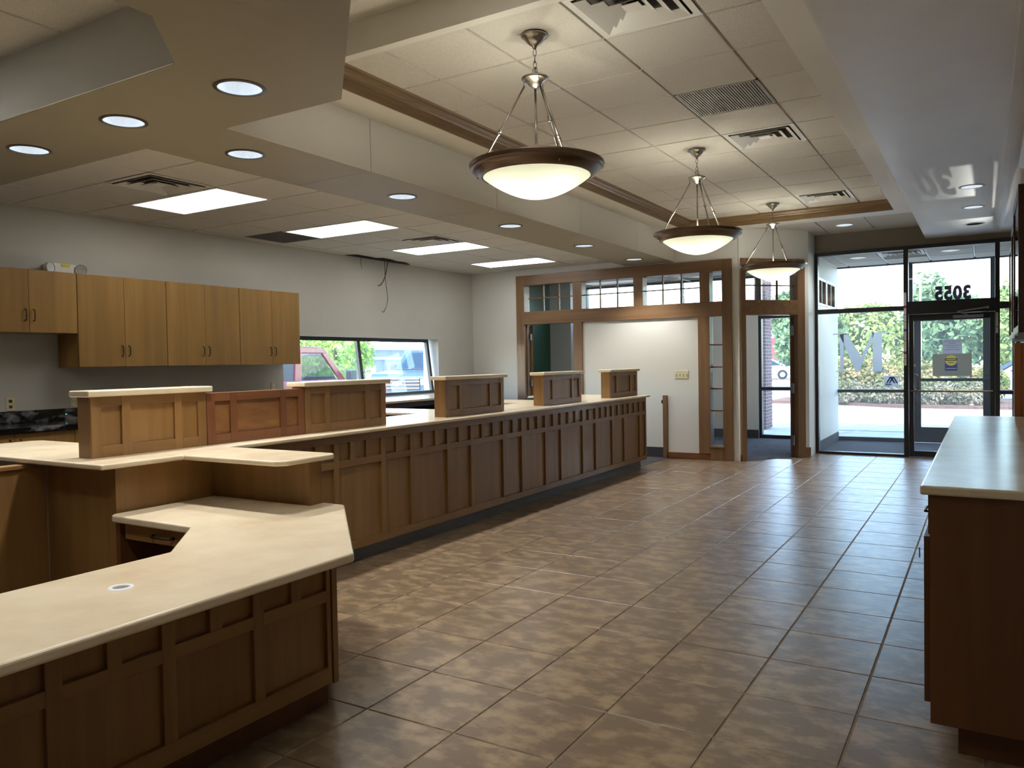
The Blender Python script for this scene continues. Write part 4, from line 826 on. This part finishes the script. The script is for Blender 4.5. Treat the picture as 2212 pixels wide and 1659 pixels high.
for z, c in ((2.13, 'strip_red'), (1.80, 'strip_blue'), (1.48, 'strip_red')): bx('mark', c, hs, -0.985, -0.955, YE - 0.0235, YE - 0.0225, z - 0.018, z + 0.018)
for z in (2.02, 1.92, 1.65, 1.40): bx('tick', 'black_print', hs, -0.985, -0.955, YE - 0.0232, YE - 0.0225, z - 0.003, z + 0.003)
hb = thing('height_strip', 'short pale tape strip on the black mullion right of the entry door', 'strip', (0.14, YE - 0.02, 1.75))
bx('strip', 'trim_ring_light', hb, 0.122, 0.15, YE - 0.0225, YE - 0.0205, 1.72, 1.80); bx('strip', 'trim_ring_light', hb, 0.122, 0.15, YE - 0.0225, YE - 0.0205, 1.81, 2.0)
yn = YO - 0.006
pn = thing('paper_notice', 'white paper notice taped to the outer door glass', 'notice', (-0.457, yn, 1.46))
bx('sheet', 'paper', pn, -0.595, -0.319, yn - 0.001, yn, 1.46, 1.685)
for k, (a, b) in enumerate(((-0.57, -0.34), (-0.51, -0.41), (-0.56, -0.36), (-0.53, -0.37), (-0.565, -0.35))): bx('print_line', 'paper_line', pn, a, b, yn - 0.0016, yn - 0.001, 1.655 - 0.034 * k, 1.662 - 0.034 * k)
bx('tape', 'paper', pn, -0.48, -0.43, yn - 0.0018, yn, 1.675, 1.695)
cn = thing('card_sign', 'grey card sign with a round yellow caution sticker on the outer door', 'sign', (-0.46, yn, 1.10))
bx('card', 'cardboard', cn, -0.737, -0.183, yn - 0.006, yn, 1.097, 1.459)
stc = bx('sticker', 'blue_print', cn, -0.56, -0.385, yn - 0.0072, yn - 0.006, 1.185, 1.335)
MC = Matrix.Translation((-0.4725, yn - 0.0074, 1.35)) @ Matrix.Rotation(math.pi / 2, 4, 'X')
MB(MC).lathe([(0.0, 0.0), (0.085, 0.0), (0.085, 0.001), (0.0, 0.001)], (0, 0, 0), 32).build('disc', 'yellow', stc)
bx('band', 'black_print', stc, -0.557, -0.388, yn - 0.010, yn - 0.0086, 1.345, 1.385); bx('lettering', 'yellow', stc, -0.54, -0.405, yn - 0.0106, yn - 0.010, 1.358, 1.372); bx('lettering', 'black_print', stc, -0.51, -0.435, yn - 0.010, yn - 0.0086, 1.31, 1.32); bx('lettering', 'paper', stc, -0.545, -0.40, yn - 0.0078, yn - 0.0072, 1.215, 1.224)

# ceiling fan inside the office
cf = thing('ceiling_fan', 'white ceiling fan glimpsed through the office transom', 'fan', (-4.55, 13.0, 2.97))
MB().tube([(-4.55, 13.0, 2.97), (-4.55, 13.0, 2.90)], 0.02, 10).build('rod', 'white_plastic', cf)
MB().lathe([(0, 2.90), (0.08, 2.90), (0.11, 2.87), (0.11, 2.83), (0.07, 2.80), (0, 2.79)], (-4.55, 13.0, 0), 24).build('motor', 'white_plastic', cf, smooth=True)
for k in range(5):
    M = Matrix.Translation((-4.55, 13.0, 2.84)) @ Matrix.Rotation(k * 2 * math.pi / 5 + 0.3, 4, 'Z') @ Matrix.Rotation(math.radians(12), 4, 'X')
    MB(M).prism([(0.10, -0.03), (0.25, -0.06), (0.62, -0.07), (0.64, 0.0), (0.62, 0.07), (0.25, 0.06), (0.10, 0.03)], -0.004, 0.004).build('blade', 'white_plastic', cf)

# ------------------------------------------------------------------ outdoors
gnd = MB(); gnd.box(-60, 40, YO + 0.06, 24.2, -0.3, -0.015); gnd.box(XR + 0.26, 40, -20, YO + 0.06, -0.3, -0.015)
struct('ground_walk', 'pale concrete walk and drive outside the entry', 'ground', gnd, 'concrete')
struct('ground_lot', 'asphalt car park beyond the planting bed', 'ground', MB().box(-60, 40, 24.2, 130, -0.3, -0.03), 'asphalt')
struct('ground_drive', 'asphalt drive through lane outside the slanted window', 'ground', MB().box(-90, XW - 0.3, -30, YO + 0.06, -0.3, -0.05), 'asphalt')
struct('ground_bed', 'brown mulch planting bed in front of the entry', 'ground', MB().prism([(-6.0, 26.2), (-4.0, 25.9), (-2.0, 24.4), (0.4, 24.15), (3.5, 24.3), (4.0, 27.5), (-6.0, 28.5)], -0.1, 0.06), 'mulch')
for k, pts in enumerate(([(-2.75, 14.6, 0.0), (-1.2, 19.5, 0.0)], [(-2.6, 16.6, 0.0), (0.5, 16.6, 0.0)], [(-3.0, 18.9, 0.0), (-1.9, 18.75, 0.0), (-0.8, 18.3, 0.0), (0.4, 17.6, 0.0)])):
    st_ = MB().tube([(a, b, -0.014) for a, b, c in pts], 0.016, 6).build('ground_joint_%d' % k, 'concrete', None); tag(st_, ('long joint in the concrete walk running from the door', 'cross joint in the concrete walk outside the door', 'curved pale kerb line across the concrete walk')[k], 'joint', kind='structure')
# brick pier
def pier(x0, x1, y0, y1, H, label, z0=0.0):
    t = thing('brick_pier', label, 'pier', ((x0 + x1) / 2, (y0 + y1) / 2, 0))
    bx('mortar_core', 'mortar', t, x0 + 0.008, x1 - 0.008, y0 + 0.008, y1 - 0.008, 0, H)
    bl, bh, g = 0.193, 0.056, 0.011; W_ = x1 - x0; D_ = y1 - y0
    me = {}
    def brick(sx, sy, loc):
        k = (round(sx, 3), round(sy, 3))
        if k not in me:
            q = MB().box(-sx / 2, sx / 2, -sy / 2, sy / 2, -bh / 2, bh / 2); ms = bpy.data.meshes.new('brick'); ms.from_pydata([tuple(v) for v in q.v], [], q.f); ms.update(); ms.materials.append(MATS['brick']); me[k] = ms
        inst('brick', me[k], t, loc)
    r = 0; z = bh / 2 + 0.004
    while z < H:
        a = r % 2
        n = max(1, round(W_ / (bl + g))); s = W_ / n
        for k in range(n): brick(s - g, 0.09, (x0 + s * (k + 0.5) + (0.0), y0 + 0.045, z))
        yy = y0 + (0.09 if a else 0.10) + g
        if not a: brick(0.09, 0.09, (x1 - 0.045, yy + 0.045, z)); yy += 0.09 + g
        while yy < y1 - 0.05:
            l = min(bl, y1 - yy); brick(0.09, l, (x1 - 0.045, yy + l / 2, z)); yy += l + g
        z += bh + g; r += 1
pier(-4.03, -3.80, 16.28, 16.80, 3.3, 'brown brick pier outside the tall office glazing')

def leaves(c, rad, n, size, name, mat, parent, bottom=None, hollow=0.55):
    m = MB(); clumps = []
    for k in range(26):
        d = Vector((random.gauss(0, 1), random.gauss(0, 1), random.gauss(0, 1))).normalized(); clumps.append((d, random.uniform(0.75, 1.12)))
    vs, fs = [], []
    for k in range(n):
        d0, s0 = random.choice(clumps)
        d = (d0 + Vector((random.gauss(0, .33), random.gauss(0, .33), random.gauss(0, .33)))).normalized()
        r = s0 * random.uniform(hollow, 1.0) ** 0.5
        p = Vector((c[0] + d.x * r * rad[0], c[1] + d.y * r * rad[1], c[2] + d.z * r * rad[2]))
        if bottom is not None and p.z < bottom: p.z = bottom + random.uniform(0, 0.25)
        nrm = (d + Vector((random.gauss(0, .7), random.gauss(0, .7), random.gauss(0, .7) + 0.3))).normalized()
        a = nrm.orthogonal().normalized(); b = nrm.cross(a); an = random.uniform(0, 6.28)
        a, b = a * math.cos(an) + b * math.sin(an), -a * math.sin(an) + b * math.cos(an); s = size * random.uniform(0.6, 1.3)
        i = len(vs); vs += [p - a * s, p - b * s * 0.5, p + a * s, p + b * s * 0.5]; fs.append((i, i + 1, i + 2, i + 3))
    org = ORG.get(parent, Vector((0, 0, 0))); me = bpy.data.meshes.new(name); me.from_pydata([tuple(v - org) for v in vs], [], fs); me.update(); me.materials.append(MATS[mat])
    o = bpy.data.objects.new(name, me); COL.objects.link(o); o.parent = parent; ORG[o] = org; return o
def tree(x, y, top, r, label, mat='leaf_tree', n=2600, size=0.16, trunk=1.0, zg=0.0, base=None):
    t = thing('tree', label, 'tree', (x, y, zg), 'trees beyond the glass')
    zb = base if base is not None else zg + trunk
    MB().tube([(x, y, zg - 0.05), (x + 0.05, y, zb), (x, y, (zb + top) / 2), (x + 0.05, y, top - 0.3)], [0.14, 0.11, 0.07, 0.02], 8).build('trunk', 'bark', t)
    leaves((x, y, (zb + top) / 2), (r, r * 0.8, (top - zb) / 2), n, size, 'foliage', mat, t)
for a in ((-7.2, 40, 3.9, 1.7, 'broad green tree at the left side of the entry glass', 'leaf_tree', 3000), (-4.7, 41, 4.0, 1.7, 'broad green tree behind the frosted letter', 'leaf_yellow', 3000),
          (-2.35, 42, 5.35, 1.25, 'tallest green tree behind the house number', 'leaf_tree', 3000), (-0.9, 38, 3.9, 1.35, 'green tree seen above the posted notices', 'leaf_tree', 3000),
          (1.2, 37, 4.4, 1.3, 'yellow green tree seen through the narrow sidelight', 'leaf_yellow', 2600)): tree(*a, size=0.17, trunk=0.6)
tree(-15.4, 76, 7.6, 2.6, 'green tree behind the red roofed building', 'leaf_tree', 2200, 0.26, trunk=2.6)
for k, (x, y, r, hgt, lb) in enumerate(((-4.6, 27.0, 0.95, 1.5, 'leafy yellow green shrub at the left end of the planting bed'), (-3.3, 26.6, 0.85, 1.5, 'leafy yellow green shrub, second along the planting bed'), (-2.2, 26.2, 0.85, 1.45, 'leafy yellow green shrub in the middle of the planting bed'), (-1.05, 26.0, 0.85, 1.35, 'leafy yellow green shrub behind the outer door glass'), (-0.05, 26.0, 0.6, 1.1, 'smaller leafy shrub at the right end of the planting bed'))):
    t = thing('shrub', lb, 'shrub', (x, y, 0.05), 'taller shrubs in the planting bed'); MB().tube([(x, y, 0.0), (x, y, hgt * 0.6)], [0.03, 0.01], 6).build('stem', 'bark', t); leaves((x, y, hgt * 0.52), (r, 0.6, hgt * 0.5), 2200, 0.075, 'foliage', 'leaf_hedge', t, 0.06)
for k, (x, y, lb) in enumerate(((-3.6, 25.7, 'low grey green shrub in front, leftmost'), (-2.45, 25.25, 'low grey green shrub in front of the frosted letter'), (-1.35, 25.0, 'low grey green shrub in front, seen through the outer door'), (-0.45, 24.95, 'low grey green shrub in front, rightmost'))):
    t = thing('low_shrub', lb, 'shrub', (x, y, 0.05), 'low shrubs at the front of the bed'); MB().tube([(x, y, 0.0), (x, y, 0.3)], [0.02, 0.008], 6).build('stem', 'bark', t); leaves((x, y, 0.36), (0.68, 0.42, 0.38), 1700, 0.055, 'foliage', 'leaf_low', t, 0.06)
def lamp(x, y, h, s, label):
    t = thing('lamp_post', label, 'lamp post', (x, y, 0), 'car park lamp posts')
    MB().tube([(x, y, 0), (x, y, h)], 0.07 * s, 10).build('pole', 'lamp_post', t); MB().tube([(x - 0.36 * s, y, h - 0.05), (x + 0.36 * s, y, h - 0.05)], 0.03 * s, 8).build('arm', 'lamp_post', t)
    for d in (-1, 1): bx('lamp_head', 'lamp_post', t, x + d * 0.30 * s, x + d * 0.72 * s, y - 0.18 * s, y + 0.18 * s, h - 0.12 * s, h + 0.06 * s, 0.02)
lamp(-2.13, 34, 4.30, 0.62, 'pale twin headed lamp post above the entry door'); lamp(-5.1, 52, 4.05, 0.6, 'slender distant lamp post behind the frosted letter'); lamp(-11.0, 57, 4.6, 0.7, 'lamp post beside the red roofed building')
rs = thing('restaurant', 'small white building with a red mansard roof far across the road', 'building', (-14.0, 64, 0))
bx('wall', 'stucco', rs, -17.0, -12.6, 63, 68, -0.03, 1.6); MB().prism([(-17.3, 1.55), (-12.3, 1.55), (-12.8, 3.0), (-16.8, 3.0)], 62.7, 68.3, axis=1).build('roof', 'roof_red', rs); bx('awning', 'roof_red', rs, -16.8, -13.7, 62.4, 63.0, 1.25, 1.6)
for x in (-16.3, -15.0, -13.7): bx('window', 'car_dark', rs, x, x + 0.8, 62.97, 63.02, 0.3, 1.2)
def wheel(parent, M, r=0.36, w=0.24):
    o = MB(M).lathe([(0.0, -w / 2), (r * 0.6, -w / 2), (r, -w / 2 + 0.03), (r, w / 2 - 0.03), (r * 0.6, w / 2), (0.0, w / 2)], (0, 0, 0), 24).build('wheel', 'rubber', parent, smooth=False)
    MB(M).lathe([(0.0, -w / 2 - 0.01), (r * 0.55, -w / 2 - 0.01), (r * 0.55, w / 2 + 0.01), (0.0, w / 2 + 0.01)], (0, 0, 0), 16).build('hub_cap', 'alu', o)
def car(x, y, rz, mat, label):
    t = thing('car', label, 'car', (x, y, -0.03), 'cars parked beyond the bed'); M = Matrix.Translation((x, y, -0.03)) @ Matrix.Rotation(rz, 4, 'Z')
    MB(M).prism([(-2.2, 0.3), (-2.25, 0.62), (-2.05, 0.80), (-1.0, 0.90), (1.3, 0.92), (2.1, 0.86), (2.2, 0.6), (2.15, 0.3)], -0.88, 0.88, axis=1).build('body', mat, t, 0.06, 3)
    MB(M).prism([(-1.05, 0.9), (-0.35, 1.36), (0.75, 1.40), (1.65, 0.92)], -0.74, 0.74, axis=1).build('cabin', mat, t, 0.05, 3)
    for s in (-1, 1): MB(M).prism([(-0.85, 0.93), (-0.30, 1.30), (0.70, 1.33), (1.35, 0.95)], s * 0.742, s * 0.752, axis=1).build('side_window', 'glass_car', t)
    MB(M).add([(-1.07, -0.62, 0.93), (-1.07, 0.62, 0.93), (-0.40, 0.60, 1.355), (-0.40, -0.60, 1.355)], [(0, 1, 2, 3)]).build('windscreen', 'car_dark', t)
    for a in (-1.4, 1.4):
        for s in (-0.8, 0.8): wheel(t, M @ Matrix.Translation((a, s, 0.33)) @ Matrix.Rotation(math.pi / 2, 4, 'X'), 0.33, 0.22)
car(1.35, 29.2, math.radians(8), 'car_white', 'white parked car seen through the narrow sidelight')
car(-13.4, 56, math.radians(12), 'car_white', 'white car in front of the red roofed building')
# vehicles and buildings beyond the drive-up window
jp = thing('jeep', 'red off road vehicle with a black mirror outside the drive up window', 'car', (-13.9, 13.0, -0.05))
def side(pts, x0, x1, nm, mat, bev=0.0): return MB().prism(pts, x0, x1, axis=0).build(nm, mat, jp, bev, 3)
side([(10.6, 0.45), (10.6, 1.12), (13.95, 1.12), (15.4, 1.08), (15.5, 0.45)], -14.8, -13.0, 'body', 'car_red', 0.04)
side([(10.7, 1.72), (13.22, 1.72), (13.45, 1.66), (13.36, 1.80), (13.1, 1.88), (10.75, 1.90)], -14.72, -13.04, 'roof', 'car_red', 0.03)
for x0, x1 in ((-13.10, -13.03), (-14.75, -14.68)):
    side([(13.36, 1.76), (13.22, 1.72), (13.78, 1.10), (13.98, 1.10)], x0, x1, 'pillar', 'car_red', 0.01)
    side([(12.36, 1.10), (12.56, 1.10), (12.60, 1.74), (12.40, 1.74)], x0, x1, 'pillar', 'car_red', 0.01); side([(10.7, 1.10), (11.0, 1.10), (11.0, 1.74), (10.7, 1.74)], x0, x1, 'pillar', 'car_red', 0.01)
    side([(12.60, 1.12), (13.70, 1.12), (13.20, 1.70), (12.64, 1.70)], (x0 + x1) / 2 - 0.004, (x0 + x1) / 2 + 0.004, 'window', 'glass_car'); side([(11.02, 1.12), (12.36, 1.12), (12.40, 1.70), (11.02, 1.70)], (x0 + x1) / 2 - 0.004, (x0 + x1) / 2 + 0.004, 'window', 'car_dark')
for y in (12.75, 12.0): bx('seat', 'car_dark', jp, -14.5, -13.35, y - 0.1, y + 0.12, 0.9, 1.3, 0.04)
bx('mirror', 'car_dark', jp, -13.0, -12.78, 13.92, 14.10, 1.10, 1.33, 0.03); bx('dashboard', 'car_dark', jp, -14.6, -13.2, 13.4, 13.8, 1.05, 1.2, 0.03)
MB(Matrix.Translation((-13.5, 13.35, 1.25)) @ Matrix.Rotation(math.radians(70), 4, 'X')).lathe([(0.17, -0.012), (0.185, 0.0), (0.17, 0.012), (0.16, 0.0)], (0, 0, 0), 24, True).build('steering_wheel', 'rubber', jp)
for y in (11.5, 14.6):
    for x in (-13.1, -14.7): wheel(jp, Matrix.Translation((x, y, 0.36)) @ Matrix.Rotation(math.pi / 2, 4, 'Y'), 0.41, 0.26)
pk = thing('pickup_truck', 'blue grey pickup truck facing the drive up window', 'truck', (-16.5, 20.0, -0.05))
TM = Matrix.Translation((-15.1, 18.45, -0.05)) @ Matrix.Rotation(math.radians(101), 4, 'Z')   # local +x runs back from the grille
def tb(nm, mat, a, b, c, d, e, f, bev=0.02): return bx(nm, mat, pk, a, b, c, d, e, f, bev, TM)
MB(TM).prism([(0.0, 0.45), (0.0, 1.12), (0.10, 1.22), (1.35, 1.34), (1.45, 1.34), (1.45, 0.45)], -0.98, 0.98, axis=1).build('hood', 'car_blue', pk, 0.05, 3)
MB(TM).prism([(1.45, 0.45), (1.45, 1.30), (2.25, 1.92), (3.7, 1.92), (3.9, 1.25), (5.6, 1.25), (5.6, 0.45)], -0.95, 0.95, axis=1).build('cab', 'car_blue', pk, 0.05, 3)
MB(TM).add([(1.44, -0.78, 1.36), (1.44, 0.78, 1.36), (2.17, 0.70, 1.88), (2.17, -0.70, 1.88)], [(0, 1, 2, 3)]).build('windscreen', 'glass_car', pk)
tb('grille', 'car_dark', -0.03, 0.0, -0.72, 0.72, 0.72, 1.08)
for z in (0.78, 0.88, 0.98, 1.06): tb('grille_bar', 'chrome', -0.05, -0.02, -0.72, 0.72, z - 0.015, z + 0.015, 0.004)
poly2d([[(-0.17, 0.875), (-0.07, 0.875), (-0.05, 0.845), (0.07, 0.845), (0.05, 0.875), (0.17, 0.875), (0.15, 0.945), (0.07, 0.945), (0.05, 0.975), (-0.07, 0.975), (-0.05, 0.945), (-0.15, 0.945)]], TM @ Matrix.Translation((-0.075, 0, 0)) @ Matrix.Rotation(math.pi / 2, 4, 'Z'), 0.02, 'emblem', 'gold', pk)
for s in (-1, 1): tb('headlight', 'chrome', -0.04, 0.12, s * 0.74, s * 0.97, 0.86, 1.06, 0.02); tb('mirror', 'car_dark', 1.7, 1.85, s * 1.0, s * 1.22, 1.25, 1.5, 0.03)
tb('bumper', 'chrome', -0.14, 0.02, -0.98, 0.98, 0.42, 0.66, 0.03); tb('wiper_cowl', 'car_dark', 1.25, 1.45, -0.8, 0.8, 1.335, 1.36, 0.005)
for a in (0.75, 4.6):
    for s in (-0.86, 0.86): wheel(pk, TM @ Matrix.Translation((a, s, 0.37)) @ Matrix.Rotation(math.pi / 2, 4, 'X'), 0.42, 0.28)
fb = thing('metal_building', 'low grey metal sided building beyond the parked pickup', 'building', (-26, 30, 0))
for k in range(30):
    y = 22.0 + k * 0.62; inst('siding_panel', MESH.setdefault('sid', (lambda q: (lambda ms: (ms.from_pydata([tuple(v) for v in q.v], [], q.f), ms.update(), ms.materials.append(MATS['siding']), ms)[-1])(bpy.data.meshes.new('siding_panel')))(MB().box(-0.1, 0.0, 0.0, 0.60, 0.0, 1.85))), fb, (-25.0, y, -0.05))
bx('wall_core', 'roof_unit', fb, -34, -25.09, 22, 40.6, -0.05, 1.78); bx('fascia', 'siding_cap', fb, -25.14, -24.95, 22, 40.6, 1.70, 1.82); bx('parapet', 'siding', fb, -33, -27.0, 28.5, 36.0, 1.7, 2.25); bx('parapet_cap', 'siding_cap', fb, -33.05, -26.95, 28.4, 36.1, 2.22, 2.30)
for y, h, w in ((31.2, 0.42, 0.7), (32.3, 0.30, 0.6), (35.0, 0.34, 1.0)): bx('roof_unit', 'roof_unit', fb, -30, -29, y, y + w, 2.28, 2.45 + h, 0.02)
bx('sign_panel', 'stucco', fb, -24.9, -24.85, 28.0, 28.7, 0.2, 1.4)
tree(-21.5, 22.5, 2.9, 1.7, 'bright lime green tree behind the red vehicle', 'leaf_lime', 2600, 0.10, base=0.6); tree(-24.0, 23.4, 3.2, 1.3, 'green tree at the corner of the grey metal building', 'leaf_lime', 2000, 0.10, base=0.5)

# added spot lamp standing in for sun glinting off a parked car
gl = bpy.data.lights.new('car_glint', 'SPOT'); gl.energy = 170; gl.spot_size = math.radians(5.6); gl.spot_blend = 1.0; gl.shadow_soft_size = 0.022; gl.color = (1.0, 0.95, 0.88)
go = bpy.data.objects.new('car_glint', gl); COL.objects.link(go); go.location = (0.05, 22.0, 0.45)
go.rotation_euler = (Vector((-0.25, 9.35, 3.065)) - go.location).to_track_quat('-Z', 'Y').to_euler()
